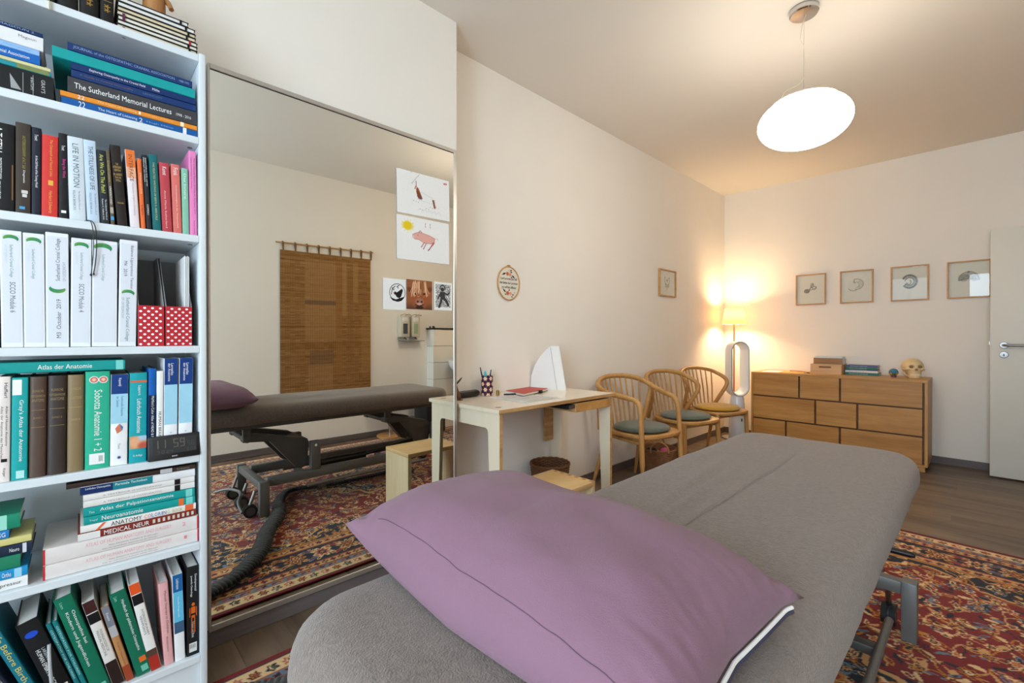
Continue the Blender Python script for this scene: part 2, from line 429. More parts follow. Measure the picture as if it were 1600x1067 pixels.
# open door leaf, hinged on the right wall, standing parallel to the back wall
DOORW = mat('door_white', (226, 224, 214), 0.45, var=0.008)
dr = thing('door_1', 'x', 'x', (XR, 5.36, 0)); del dr['category']; del dr['label']; dr['kind'] = 'structure'
dx0, dx1, dyf, dyb = 0.038, 0.925, 5.345, 5.385
MB().box((dx0, dyf, .012), (dx1, dyb, 2.012), .0025).build('door_leaf', DOORW, dr)
MB().box((dx0 - .0006, dyf + .010, .99), (dx0 + .001, dyf + .030, 1.17)).build('latch_plate', STEEL, dr, False)
MB().box((dx0 - .008, dyf + .013, 1.075), (dx0, dyf + .026, 1.11), .002).build('latch_bolt', STEEL, dr)
MY = Matrix.Translation((0.113, dyf, 1.075)) @ Matrix.Rotation(PI / 2, 4, 'X')
MB().lathe([(.026, 0), (.026, .006), (.023, .009), (.001, .0095)], seg=32, M=MY).build('handle_rose', STEEL, dr)
hd = MB().tube(smooth_path([(.113, dyf - .008, 1.075), (.113, dyf - .035, 1.075), (.122, dyf - .05, 1.075), (.145, dyf - .055, 1.075), (.20, dyf - .055, 1.075), (.255, dyf - .055, 1.075)], 6), .0098, 14)
hd.build('handle', STEEL, dr)
MY = Matrix.Translation((0.113, dyf, 0.998)) @ Matrix.Rotation(PI / 2, 4, 'X')
kr = MB().lathe([(.026, 0), (.026, .005), (.023, .008), (.012, .0085), (.0118, .013), (.001, .0132)], seg=32, M=MY).build('lock_rose', STEEL, dr)
MB().box((.109, dyf - .0142, .988), (.117, dyf - .0128, 1.004), 0).build('keyhole', BLACK, kr, False)
for z in (.25, 1.78):
    MB().tube([(dx1 + .008, dyb - .002, z - .045), (dx1 + .008, dyb - .002, z + .045)], .008, 10).build('hinge', STEEL, dr)

# ------------------------------------------------------------------ rug
def paint_rug(W, H):
    """H x W array, 1 cell = 5 mm; Persian field with four borders (dye pattern only)"""
    RED, DRED, BEI, NAVY, GOLD, LBL, GRN, ROSE, CRM, RUST = (122, 20, 16), (80, 14, 14), (206, 154, 96), (20, 22, 38), (190, 122, 34), (104, 124, 140), (76, 84, 46), (176, 74, 62), (226, 190, 138), (158, 62, 30)
    a = canvas(H, W, RED)
    yy, xx = np.mgrid[0:H, 0:W].astype(float)
    edge = np.minimum(np.minimum(xx, W - 1 - xx), np.minimum(yy, H - 1 - yy))
    def rose(cx, cy_, r, cols, pet=8, ph=0.0, sx=1.0, sy=1.0):
        x0, x1, y0, y1 = int(max(cx - r * sx - 2, 0)), int(min(cx + r * sx + 3, W)), int(max(cy_ - r * sy - 2, 0)), int(min(cy_ + r * sy + 3, H))
        if x1 <= x0 or y1 <= y0: return
        s = a[y0:y1, x0:x1]; X = (xx[y0:y1, x0:x1] - cx) / sx; Y = (yy[y0:y1, x0:x1] - cy_) / sy
        d = np.hypot(X, Y); t = np.arctan2(Y, X) + ph
        rr = r * (0.80 + 0.20 * np.cos(pet * t))
        for q, c in cols: s[d < rr * q] = c
    def leaf(cx, cy_, ln, wd, ang, c, c2=None):
        R = int(ln + 3); x0, x1, y0, y1 = int(max(cx - R, 0)), int(min(cx + R + 1, W)), int(max(cy_ - R, 0)), int(min(cy_ + R + 1, H))
        if x1 <= x0 or y1 <= y0: return
        s = a[y0:y1, x0:x1]; X = xx[y0:y1, x0:x1] - cx; Y = yy[y0:y1, x0:x1] - cy_
        u = X * math.cos(ang) + Y * math.sin(ang); v = -X * math.sin(ang) + Y * math.cos(ang)
        v = v - 0.18 * u * u / max(ln, 1)
        q = (u / ln) ** 2 + (v / wd) ** 2
        s[q < 1] = c
        if c2 is not None: s[q < .35] = c2
    def vine(pts, w, c):
        for (x0, y0), (x1, y1) in zip(pts[:-1], pts[1:]):
            n = int(max(abs(x1 - x0), abs(y1 - y0)) * 1.6) + 1
            for k in range(n):
                px, py = x0 + (x1 - x0) * k / n, y0 + (y1 - y0) * k / n
                ix, iy = int(px), int(py)
                if 0 <= ix < W - w and 0 <= iy < H - w: a[iy:iy + w, ix:ix + w] = c
    palettes = [[(1, BEI), (.72, NAVY), (.5, GOLD), (.25, RED)], [(1, NAVY), (.8, CRM), (.55, ROSE), (.3, GOLD)], [(1, GOLD), (.75, DRED), (.5, CRM), (.25, NAVY)],
                [(1, CRM), (.7, ROSE), (.42, NAVY), (.2, GOLD)], [(1, LBL), (.75, NAVY), (.5, BEI), (.22, RED)], [(1, RUST), (.75, CRM), (.5, NAVY), (.25, GOLD)]]
    # --- field (one quarter drawn, then mirrored)
    B = 86
    qw, qh = W // 2, H // 2
    along = np.where(np.minimum(xx, W - 1 - xx) < np.minimum(yy, H - 1 - yy), yy - H / 2, xx - W / 2)
    lob = B + 6 + 30 * (.5 + .5 * np.cos(2 * PI * along / 118)) ** .8
    a[edge < lob] = NAVY; a[(edge >= lob - 1) & (edge < lob + 2)] = BEI; a[(edge >= lob + 4) & (edge < lob + 5)] = GOLD
    r = np.random.default_rng(5)
    pts = []
    for _ in range(6000):
        p = (r.uniform(B - 4, qw + 4), r.uniform(B - 4, qh + 4))
        if all((p[0] - q[0]) ** 2 + (p[1] - q[1]) ** 2 > 12.0 ** 2 for q in pts): pts.append(p)
    for i, p in enumerate(pts):
        near = sorted(pts, key=lambda q: (q[0] - p[0]) ** 2 + (q[1] - p[1]) ** 2)[1:3]
        for q in near:
            mx_, my_ = (p[0] + q[0]) / 2 + (q[1] - p[1]) * .35, (p[1] + q[1]) / 2 - (q[0] - p[0]) * .35
            P = [(p[0] * (1 - t) ** 2 + 2 * mx_ * t * (1 - t) + q[0] * t * t, p[1] * (1 - t) ** 2 + 2 * my_ * t * (1 - t) + q[1] * t * t) for t in np.linspace(0, 1, 12)]
            vine(P, 1, BEI if r.random() < .40 else (GOLD if r.random() < .5 else NAVY))
    for i, p in enumerate(pts):
        k = r.random()
        for _ in range(3):
            an = r.uniform(0, 2 * PI); d = r.uniform(6, 11)
            leaf(p[0] + d * math.cos(an), p[1] + d * math.sin(an), r.uniform(3, 6.0), r.uniform(1.2, 2.3), an + r.uniform(-.8, .8), [BEI, GOLD, NAVY, CRM, CRM, LBL, BEI][r.integers(7)], [None, RED, NAVY][r.integers(3)])
        if k < .75: rose(p[0], p[1], r.uniform(3.6, 7.4), palettes[r.integers(6)], int(r.integers(5, 9)), r.uniform(0, 1), 1, r.uniform(.75, 1))
    # central medallion
    m = np.abs(xx - W / 2) / (W * .13) ; n = np.abs(yy - H / 2) / (H * .11)
    th = np.arctan2(n, m); rad = np.hypot(m, n) / (1 + .10 * np.cos(12 * th))
    fx = a.copy()
    med = (rad < 1); keep = (np.abs(fx - np.array(RED)).sum(-1) < 5) & (edge > lob + 6)
    a[med & keep] = NAVY
    a[(rad > .95) & (rad < 1.03)] = BEI
    a[(rad > .50) & (rad < .54)] = GOLD; a[(rad < .5) & keep] = RUST
    # corner spandrels
    cx_ = np.minimum(xx - B, W - 1 - B - xx) / (W * .17); cy__ = np.minimum(yy - B, H - 1 - B - yy) / (H * .15)
    sp = np.hypot(np.maximum(cx_, 0), np.maximum(cy__, 0)) / (1 + .12 * np.cos(8 * np.arctan2(np.maximum(cy__, 1e-6), np.maximum(cx_, 1e-6))))
    qd = a[:qh, :qw].copy()
    a[:qh, W - qw:] = qd[:, ::-1]; a[H - qh:, :qw] = qd[::-1]; a[H - qh:, W - qw:] = qd[::-1, ::-1]
    # --- borders (distance from the edge in cells)
    def band(d0, d1, c): a[(edge >= d0) & (edge < d1)] = c
    band(0, 4, (110, 20, 22)); band(4, 5, NAVY); band(5, 17, CRM); band(17, 18, RUST); band(18, 24, LBL); band(24, 25, RUST); band(25, 26, NAVY); band(26, 34, BEI); band(34, 36, RUST)
    band(36, 70, NAVY); band(70, 72, RUST); band(72, 82, BEI); band(82, 83, NAVY); band(83, B, GOLD)
    def march(d, step, fn):
        n = max(2, int(round((W - 2 * d) / step)))
        for k in range(n + 1):
            t = d + (W - 1 - 2 * d) * k / n
            fn(t, d, 0, k); fn(t, H - 1 - d, 0, k)
        n = max(2, int(round((H - 2 * d) / step)))
        for k in range(1, n):
            t = d + (H - 1 - 2 * d) * k / n
            fn(d, t, PI / 2, k); fn(W - 1 - d, t, PI / 2, k)
    march(11, 11, lambda x, y, an, k: rose(x, y, 4.6, [[(1, NAVY), (.55, CRM), (.3, LBL)], [(1, DRED), (.6, GOLD), (.3, NAVY)], [(1, ROSE), (.6, CRM)]][k % 3], 5 + k % 3, k))
    march(11, 5.5, lambda x, y, an, k: leaf(x, y + 0, 2.2, 1.2, an + .7, [RED, RUST, GRN][k % 3]) if k % 2 else None)
    march(21, 13, lambda x, y, an, k: rose(x, y, 3.0, [[(1, GOLD), (.5, RED)], [(1, DRED), (.5, NAVY)]][k % 2], 4, k))
    march(21, 13, lambda x, y, an, k: leaf(x + 5 * math.cos(an), y + 5 * math.sin(an), 3.4, 1.3, an + .5, [RED, RUST][k % 2]))
    march(30, 8, lambda x, y, an, k: rose(x, y, 3.4, [[(1, RED), (.5, NAVY)], [(1, NAVY), (.5, GOLD)]][k % 2], 4, 0))
    rr = np.random.default_rng(9)
    def big(x, y, an, k):
        for s in (-1, 1):
            vx, vy = math.cos(an), math.sin(an); nx, ny = -vy, vx
            P = [(x + vx * t * 26 + nx * s * 9 * math.sin(PI * t), y + vy * t * 26 + ny * s * 9 * math.sin(PI * t)) for t in np.linspace(0, 1, 16)]
            vine(P, 2, [CRM, GOLD][k % 2])
            leaf(x + vx * 13 + nx * s * 9, y + vy * 13 + ny * s * 9, 6.5, 2.4, an + s * .5, [BEI, ROSE, LBL][k % 3], RED)
            leaf(x + vx * 7 - nx * s * 11, y + vy * 7 - ny * s * 11, 4.5, 1.8, an - s * .8, [GRN, GOLD, CRM][k % 3], NAVY)
            rose(x + vx * 19 + nx * s * 8, y + vy * 19 + ny * s * 8, 4, palettes[(k + 2) % 6], 5, k)
        rose(x, y, 12.5, palettes[[0, 3, 2, 5][k % 4]], 8, k, 1, .9)
        rose(x, y, 4.6, [(1, [RED, NAVY][k % 2]), (.5, GOLD)], 6, k)
    march(53, 27, big)
    march(77, 9, lambda x, y, an, k: rose(x, y, 4.0, [[(1, NAVY), (.6, RED)], [(1, RED), (.5, CRM)], [(1, RUST), (.5, NAVY)]][k % 3], 5, k))
    a += np.random.default_rng(3).normal(0, 5, a.shape)
    return a
RX0, RX1, RY0, RY1 = -1.735, 0.775, -0.02, 3.475
rw, rh = int((RX1 - RX0) / .005), int((RY1 - RY0) / .005)
rug = painted('rug', paint_rug(rw, rh), (RX0, RY0, .009), (RX1 - RX0, 0, 0), (0, RY1 - RY0, 0), colattr_mat('rug_pile', 0.95, 0.5, 420, 0.15))
tag(rug, 'red Persian rug with navy floral borders lying under the massage table', 'rug')
MB().box((RX0, RY0, .0005), (RX1, RY1, .0085)).build('rug_backing', mat('rug_backing', (96, 22, 24), 0.95), rug, False)
sel = MB()
sel.tube([(RX0, RY0, .006), (RX0, RY1, .006)], .0055, 8).tube([(RX1, RY0, .006), (RX1, RY1, .006)], .0055, 8).tube([(RX0, RY0, .006), (RX1, RY0, .006)], .0055, 8).tube([(RX0, RY1, .006), (RX1, RY1, .006)], .0055, 8)
sel.build('rug_binding', mat('rug_binding', (120, 26, 28), 0.95, bump=.4, bscale=500), rug)
# ------------------------------------------------------------------ wall mirror
mm = bpy.data.materials.new('mirror_silver'); mm.use_nodes = True
nt = mm.node_tree; b = nt.nodes['Principled BSDF']; b.inputs['Metallic'].default_value = 1; b.inputs['Roughness'].default_value = 0.0
nz = nt.nodes.new('ShaderNodeTexNoise'); nz.inputs['Scale'].default_value = 1.5
cr = nt.nodes.new('ShaderNodeValToRGB'); cr.color_ramp.elements[0].color = (.84, .845, .79, 1); cr.color_ramp.elements[1].color = (.85, .855, .80, 1)
nt.links.new(nz.outputs['Fac'], cr.inputs[0]); nt.links.new(cr.outputs[0], b.inputs['Base Color'])
MX, my0, my1, mz0, mz1 = -1.939, 0.334, 1.447, 0.0672, 2.131
mir = thing('wall_mirror', 'tall frameless-looking mirror with slim aluminium edge standing beside the bookcase', 'mirror', (MX, (my0 + my1) / 2, mz0))
MB().box((MX - .004, my0 + .006, mz0 + .022), (MX, my1 - .019, mz1 - .018)).build('mirror_glass', mm, mir, False)
fr = MB().box((XP + .001, my1 - .02, mz0), (MX + .003, my1, mz1), .002).box((XP + .001, my0, mz0), (MX + .003, my0 + .007, mz1), .0015)
fr.box((XP + .001, my0 + .007, mz1 - .019), (MX + .003, my1 - .02, mz1), .002).box((XP + .001, my0 + .007, mz0), (MX + .003, my1 - .02, mz0 + .023), .002)
fr.build('mirror_frame', ALU, mir)
MB().box((XP + .001, my0 + .007, mz1 - .0215), (MX + .0015, my1 - .02, mz1 - .019)).build('rubber_seal', BLACK, mir, False)
MB().box((XP + .0015, my0 + .01, mz0 + .005), (MX - .005, my1 - .02, mz1 - .005)).build('back_board', mat('mirror_board', (90, 84, 78), 0.8), mir, False)

# paper things taped to the mirror
PM = colattr_mat('printed_paper', 0.75, 0, 200)
def taped(name, label, cat, y0, y1, z0, z1, rgb, group, x=MX + .0025, rot=0.0):
    o = painted(name, rgb, (0, 0, 0), (0, y1 - y0, 0), (0, 0, z1 - z0), PM)
    tag(o, label, cat, group); o.location = (x, y0, z0); o.rotation_euler = (rot, 0, 0)
    MB().box((-.0012, 0, 0), (-.0003, y1 - y0, z1 - z0)).build('sheet', mat('sheet_white', (240, 240, 238), 0.8), None, False)
    s = COL.objects[-1]; s.parent = o; return o
A = 1.41
d = canvas(100, 142, (243, 242, 240))
K = dict(asp=A, soft=.01)
stroke(d, [(.44, .43), (.67, .52)], .003, (190, 188, 190), **K); stroke(d, [(.40, .62), (.66, .66)], .003, (205, 203, 206), **K)
fill(d, [(.36, .32), (.40, .36), (.47, .58), (.42, .60), (.37, .55), (.35, .42)], (168, 92, 38), A)
for k in range(4): stroke(d, [(.365 + .022 * k, .40 + .03 * k), (.39 + .02 * k, .60)], .006, (66, 44, 78), **K)
stroke(d, [(.355, .32), (.35, .20)], .008, (150, 70, 60), **K); stroke(d, [(.33, .38), (.345, .32)], .010, (176, 60, 44), **K)
for k, c in enumerate(((150, 80, 40), (60, 60, 110), (190, 120, 50))): stroke(d, [(.66 + .014 * k, .56), (.69 + .012 * k, .74)], .010, c, **K)
disc(d, .90, .10, .022, (186, 30, 44), A); disc(d, .935, .095, .02, (186, 30, 44), A)
for k in range(14): disc(d, .27 + .15 * (k * .618 % 1), .02 + .26 * (k * .382 % 1), .008, [(196, 90, 80), (150, 150, 170), (90, 120, 90)][k % 3], A)
for k in range(12): disc(d, .30 + .5 * (k * .618 % 1), .66 + .20 * (k * .41 % 1), .009, [(170, 60, 50), (140, 110, 60), (190, 200, 210)][k % 3], A)
for k in range(5): stroke(d, [(.38 + .09 * k, .86), (.43 + .09 * k, .82), (.46 + .09 * k, .90)], .006, (214, 218, 226), **K)
disc(d, .03, .01, .006, (60, 60, 60), A)
taped('child_drawing', "child's drawing of a striped-mane unicorn, upper sheet taped on the mirror", 'drawing', 1.094, 1.400, 1.738, 1.948, d, 'drawings taped to the mirror', rot=.02)
d = canvas(100, 142, (243, 242, 240))
disc(d, .20, .22, .105, (240, 212, 40), A, .03)
for k in range(7): stroke(d, [(.10, .16 + .02 * k), (.30, .15 + .02 * k)], .004, (232, 196, 30), **K)
for k in range(12): stroke(d, [(.20 + .09 * math.cos(k * .524), .22 + .125 * math.sin(k * .524)), (.20 + .12 * math.cos(k * .524), .22 + .165 * math.sin(k * .524))], .004, (238, 214, 70), **K)
PK = (232, 176, 164)
fill(d, [(.29, .40), (.36, .35), (.44, .33), (.60, .37), (.71, .42), (.70, .53), (.62, .56), (.50, .56), (.40, .50), (.33, .50)], PK, A)
stroke(d, [(.29, .40), (.36, .35), (.44, .33), (.60, .37), (.71, .42), (.70, .53), (.62, .56), (.50, .56), (.40, .50), (.33, .50), (.29, .46), (.29, .40)], .005, (190, 120, 110), **K)
for p in (((.50, .56), (.45, .66)), ((.54, .57), (.49, .70)), ((.68, .52), (.60, .70)), ((.70, .53), (.58, .72))): stroke(d, list(p), .008, (176, 60, 70), **K); disc(d, p[1][0], p[1][1], .012, (40, 30, 34), A)
stroke(d, [(.40, .34), (.43, .29), (.46, .33)], .007, (190, 90, 110), **K); disc(d, .385, .40, .009, (40, 30, 30), A)
stroke(d, [(.71, .43), (.76, .42), (.78, .45)], .005, (222, 170, 160), **K)
for k in range(4): stroke(d, [(.53 + .09 * (k % 2), .10 + .06 * (k // 2)), (.53 + .09 * (k % 2), .13 + .06 * (k // 2))], .007, [(176, 90, 100), (150, 150, 160)][k % 2], **K)
taped('child_drawing', "child's drawing of a pink pig under a yellow sun, lower sheet taped on the mirror", 'drawing', 1.092, 1.397, 1.516, 1.728, d, 'drawings taped to the mirror', rot=.01)
d = canvas(90, 76, (240, 240, 238)); A = .84
disc(d, .62, .44, .29, (28, 28, 30), A); disc(d, .62, .44, .27, (240, 240, 238), A)
fill(d, [(.50, .47), (.62, .42), (.82, .30), (.86, .36), (.78, .56), (.70, .62), (.58, .58)], (28, 28, 30), A)
fill(d, [(.30, .60), (.55, .66), (.92, .56), (.80, .70), (.60, .73), (.42, .70)], (28, 28, 30), A)
disc(d, .52, .46, .05, (28, 28, 30), A); fill(d, [(.44, .44), (.50, .42), (.50, .48)], (200, 60, 40), A)
stroke(d, [(.36, .50), (.40, .32), (.52, .24)], .012, (28, 28, 30), asp=A); stroke(d, [(.46, .36), (.40, .30)], .018, (60, 110, 60), asp=A); stroke(d, [(.66, .30), (.60, .25), (.70, .20)], .012, (28, 28, 30), asp=A)
disc(d, .50, .32, .015, (190, 50, 40), A)
taped('greeting_card', 'white card with a round black bird print, taped beside the cow photo', 'card', 1.020, 1.141, 1.270, 1.417, d, 'cards taped to the mirror')
d = canvas(90, 90, (150, 92, 58)); A = 1.0; r_ = np.random.default_rng(2)
X, Y = gxy(d)
blend(d, np.clip((Y - .75) * 4, 0, 1), (92, 58, 42))
disc(d, .52, .55, .36, (158, 88, 52), 1, .1, ry=.42); disc(d, .16, .36, .14, (112, 62, 40), 1, .08, rot=.5, ry=.08); disc(d, .90, .30, .12, (120, 66, 42), 1, .08, rot=-.6, ry=.08)
for k in range(70):
    x0 = .25 + .5 * r_.random(); c = [(226, 178, 138), (196, 128, 84), (130, 72, 42), (240, 204, 170)][r_.integers(4)]
    stroke(d, [(x0, .03 + .08 * r_.random()), (x0 + .1 * (x0 - .5), .25), (x0 + .3 * (x0 - .5) + .03 * r_.normal(), .40 + .18 * r_.random())], .010, c, soft=.015)
disc(d, .68, .46, .035, (28, 18, 16), 1, .02); disc(d, .34, .48, .03, (40, 24, 20), 1, .02)
disc(d, .50, .74, .17, (164, 112, 88), 1, .06, ry=.13); disc(d, .50, .82, .10, (206, 160, 140), 1, .05, ry=.05); disc(d, .43, .73, .035, (54, 30, 28), 1, .02); disc(d, .58, .73, .035, (54, 30, 28), 1, .02)
stroke(d, [(.34, .84), (.50, .88), (.64, .83)], .02, (70, 40, 36), soft=.02); disc(d, .5, .93, .15, (60, 36, 28), 1, .05, ry=.06)
taped('photo_print', 'photo print of a shaggy brown cow taped in the row of cards', 'photo', 1.144, 1.291, 1.277, 1.422, d, 'cards taped to the mirror')
d = canvas(90, 70, (244, 244, 242)); A = .78
inn = canvas(90, 70, (176, 176, 174)); tx = np.repeat(np.repeat(r_.normal(0, 34, (30, 24)), 3, 0), 3, 1)[:90, :70]; inn += tx[..., None]
m_ = np.zeros((90, 70)); m_[7:80, 6:64] = 1; d = d * (1 - m_[..., None]) + inn * m_[..., None]
G = (64, 62, 62)
disc(d, .46, .26, .075, G, A); stroke(d, arc(.46, .24, .13, .13, PI, 2 * PI), .02, G, asp=A)
fill(d, [(.36, .34), (.58, .34), (.62, .56), (.56, .62), (.38, .62), (.32, .50)], G, A)
stroke(d, [(.58, .38), (.74, .44), (.84, .36)], .03, G, asp=A); stroke(d, [(.38, .36), (.28, .50), (.22, .60)], .03, G, asp=A)
stroke(d, [(.54, .58), (.68, .66), (.78, .80)], .05, G, asp=A); stroke(d, [(.42, .58), (.36, .74), (.28, .88)], .045, G, asp=A)
taped('photo_print', 'black-and-white photo print of a striding figure, at the mirror edge', 'photo', 1.303, 1.4145, 1.279, 1.423, d, 'cards taped to the mirror')

# ------------------------------------------------------------------ opposite wall (seen in the mirror)
tp = thing('woven_wall_hanging', 'large brown woven wall hanging on a thin bamboo rod, seen in the mirror', 'wall hanging', (XR - .01, 1.90, .56))
tw, thh = 120, 200
t = canvas(thh, tw, (150, 108, 62)); r_ = np.random.default_rng(21)
t += r_.normal(0, 9, (thh, 1, 1)) + np.repeat(r_.normal(0, 7, (thh, tw // 6)), 6, 1)[..., None]
X, Y = gxy(t)
def patch(x0, x1, y0, y1, c, al=.5):
    m_ = ((X > x0) & (X < x1) & (Y > y0) & (Y < y1)).astype(float) * al; blend(t, m_, c)
patch(.25, .58, .05, .62, (172, 130, 84), .6); patch(.25, .58, .34, .37, (108, 84, 64), .7); patch(.66, .71, .05, .45, (176, 136, 88), .6); patch(.78, .84, .05, .34, (176, 134, 86), .6)
patch(.58, .66, .05, .9, (158, 110, 58), .5); patch(.72, .78, .1, .8, (140, 98, 54), .4); patch(.30, .56, .70, .80, (118, 92, 70), .5); patch(.28, .55, .80, .98, (172, 132, 88), .5); patch(.88, 1, .45, .9, (176, 134, 84), .4)
t[:, ::3] *= .93
painted('woven_panel', t, (XR - .012, 1.428, .56), (0, .952, .012), (0, 0, 1.448), colattr_mat('woven_hemp', 0.95, .8, 300), tp)
MB().box((XR - .011, 1.43, .562), (XR - .004, 2.378, 2.008)).build('panel_back', mat('hemp_back', (132, 98, 60), 0.95, bump=.4), tp, False)
MB().tube([(XR - .02, 1.386, 2.076), (XR - .02, 2.406, 2.098)], .0075, 10).build('rod', wood('bamboo', (184, 140, 84), (206, 164, 106), 'y'), tp)
for k in range(9):
    yk = 1.452 + .93 * k / 8; zr = 2.076 + .022 * (yk - 1.386)
    pth = [(XR - .013, yk + .007, 2.006 + .012 * (yk - 1.43)), (XR - .03, yk + .003, zr - .01), (XR - .0295, yk - .001, zr + .006), (XR - .02, yk - .003, zr + .0095), (XR - .0105, yk - .002, zr + .004), (XR - .012, yk + .006, 2.008)]
    MB().tube(smooth_path(pth, 3), .006, 6).build('loop', mat('hemp_loop', (120, 84, 48), 0.95, bump=.3), tp)

DISP = mat('dispenser_beige', (206, 198, 178), 0.45)
for i, (ya, yb, wcol, wn) in enumerate(((2.725, 2.845, (60, 74, 86), 'dark blue'), (2.872, 2.985, (150, 176, 140), 'pale green'))):
    o = thing('soap_dispenser', ('wall soap dispenser with dark blue window beside the tiled washstand', 'wall soap dispenser with pale green window next to the dark-windowed one')[i], 'dispenser', (XR, (ya + yb) / 2, 1.13), group='soap dispensers on the wall')
    xo = XR - .085
    MB().box((xo, ya, 1.14), (XR, yb, 1.39), .006).build('housing', DISP, o)
    MB().box((xo - .0015, ya + .03, 1.18), (xo + .002, yb - .03, 1.30)).build('window', mat('soap_%d' % i, wcol, 0.25), o, False)
    MB().box((xo - .004, ya + .02, 1.325), (xo + .01, yb - .02, 1.375), .003).build('pump_head', WHITE, o)
    ym = (ya + yb) / 2
    MB().tube(smooth_path([(XR - .02, ym - .03, 1.395), (xo - .03, ym - .028, 1.41), (xo - .09, ym - .02, 1.395), (xo - .09, ym + .02, 1.395), (xo - .03, ym + .028, 1.41), (XR - .02, ym + .03, 1.395)], 5), .0035, 8).build('lever', STEEL, o)
    MB().tube([(xo + .03, ym, 1.14), (xo + .0, ym, 1.12), (xo - .02, ym, 1.115)], .008, 8).build('spout', STEEL, o)

o = MB().box((XR - .12, 2.74, 1.092), (XR - .0005, 3.03, 1.099), .002).build('drip_tray', STEEL); tag(o, 'thin steel drip tray on the wall under the two soap dispensers', 'tray')
TX = .80; TY0, TY1, TH = 3.137, 4.25, 1.235
TILE = mat('white_tile', (232, 230, 222), 0.18, var=0.01, rand=.015)
st = thing('tiled_washstand', 'white tiled half-height wall block with black ledge, seen in the mirror', 'washstand', (TX, 3.7, 0))
MB().box((TX + .008, TY0 + .008, 0), (XR - .001, TY1, TH)).build('core', mat('grout', (190, 186, 176), 0.9), st, False)
MB().box((TX - .015, TY0 - .015, TH), (XR - .001, TY1, TH + .018), .002).build('ledge', BLACK, st)
for k in range(6):
    z0, z1 = .004 + k * .2055, .2055 * (k + 1) - .002
    for j in range(2):
        ya = TY0 + j * .556; MB().box((TX, ya + .001, z0), (TX + .008, ya + .554, z1), .001).build('tile', TILE, st, False)
    MB().box((TX + .001, TY0, z0), (XR - .001, TY0 + .0078, z1), .001).build('tile', TILE, st, False)
for (yy, xx, s, lb) in ((3.155, .90, .012, 'corner of the'), (3.19, .88, .014, 'front of the'), (3.22, .905, .011, 'wall side of the')):
    o = MB().ball((0, 0, s * 1.0), s, s * .9, s, 12, 8).build('pebble', mat('dark_pebble', (52, 44, 36), 0.6)); o.location = (xx, yy, TH + .018)
    tag(o, 'small dark pebble on the ' + lb + ' black washstand ledge', 'pebble', 'pebbles on the washstand ledge')
bs = thing('washbasin', 'white ceramic washbasin mounted on the tiled block, seen in the mirror', 'washbasin', (.57, 3.50, .70))
ob = MB()
prof = [(.04, .685), (.12, .69), (.19, .72), (.235, .78), (.25, .835), (.252, .85), (.246, .853), (.225, .84), (.20, .78), (.12, .72), (.02, .712)]
ob.lathe(prof, (.565, 3.50, 0), 36, .93, 1.05)
ob.build('bowl', mat('ceramic', (238, 240, 242), 0.1, var=.004), bs)
MB().tube(smooth_path([(.74, 3.42, .85), (.74, 3.42, .93), (.70, 3.42, .955), (.62, 3.42, .935)], 5), .014, 12).build('tap', CHROME, bs)
o = thing('under_sink_cabinet', 'black cabinet standing on the floor below the washbasin', 'cabinet', (.66, 3.1, 0))
MB().box((.53, 2.86, .03), (.79, 3.12, .50), .006).build('body', BLACK, o)
MB().box((.522, 2.865, .045), (.53, 3.115, .49), .002).build('door', mat('black_front', (30, 31, 32), .35), o)
for (a_, b_) in ((.545, 2.88), (.76, 2.88), (.545, 3.09), (.76, 3.09)): MB().tube([(a_, b_, 0.0095), (a_, b_, .03)], .012, 10).build('foot', RUBBER, o)

o = thing('swivel_stool', 'black swivel stool with chrome column and round wooden foot, seen in the mirror', 'stool', (.79, 2.55, 0.0))
MB().lathe([(.005, .475), (.16, .475), (.185, .487), (.19, .51), (.18, .53), (.14, .54), (.005, .542)], (.79, 2.55, 0), 36).build('seat', BLACK, o)
MB().tube([(.79, 2.55, .03), (.79, 2.55, .26)], .026, 16).tube([(.79, 2.55, .24), (.79, 2.55, .478)], .018, 16).build('column', CHROME, o)
MB().lathe([(.006, .0095), (.148, .0095), (.152, .014), (.152, .028), (.148, .032), (.006, .033)], (.79, 2.55, 0), 36).build('base', wood('stool_base', (176, 122, 66), (200, 146, 86), 'y'), o)
# ------------------------------------------------------------------ massage table
VEL = mat('grey_velour', (120, 108, 101), 0.95, var=0.15, nscale=110, bump=0.8, bscale=340, sheen=0.38, spec=0.05)
tx0, tx1, ty0, ty1 = -.785, -.155, .212, 2.262
cx, cyy, hx, hy = (tx0 + tx1) / 2, (ty0 + ty1) / 2, (tx1 - tx0) / 2, (ty1 - ty0) / 2
mt = thing('massage_table', 'long massage table with grey velour cover on a grey steel lifting frame', 'massage table', (cx, cyy, 0))
prof = [(.05, .602), (.022, .598), (.008, .603), (.0, .618), (-.002, .645), (.001, .668), (.008, .686), (.02, .699), (.036, .707), (.055, .711)] + [(.055 + .017 * k, .7125) for k in range(1, 16)]
rings = []
for d, z in prof:
    rings.append([(cx + x, cyy + y, z) for x, y in rrect(hx - d, hy - d, max(.125 - d, .012), 44, 10)])
n = len(rings[0]); vs = [p for r in rings for p in r]; out = []
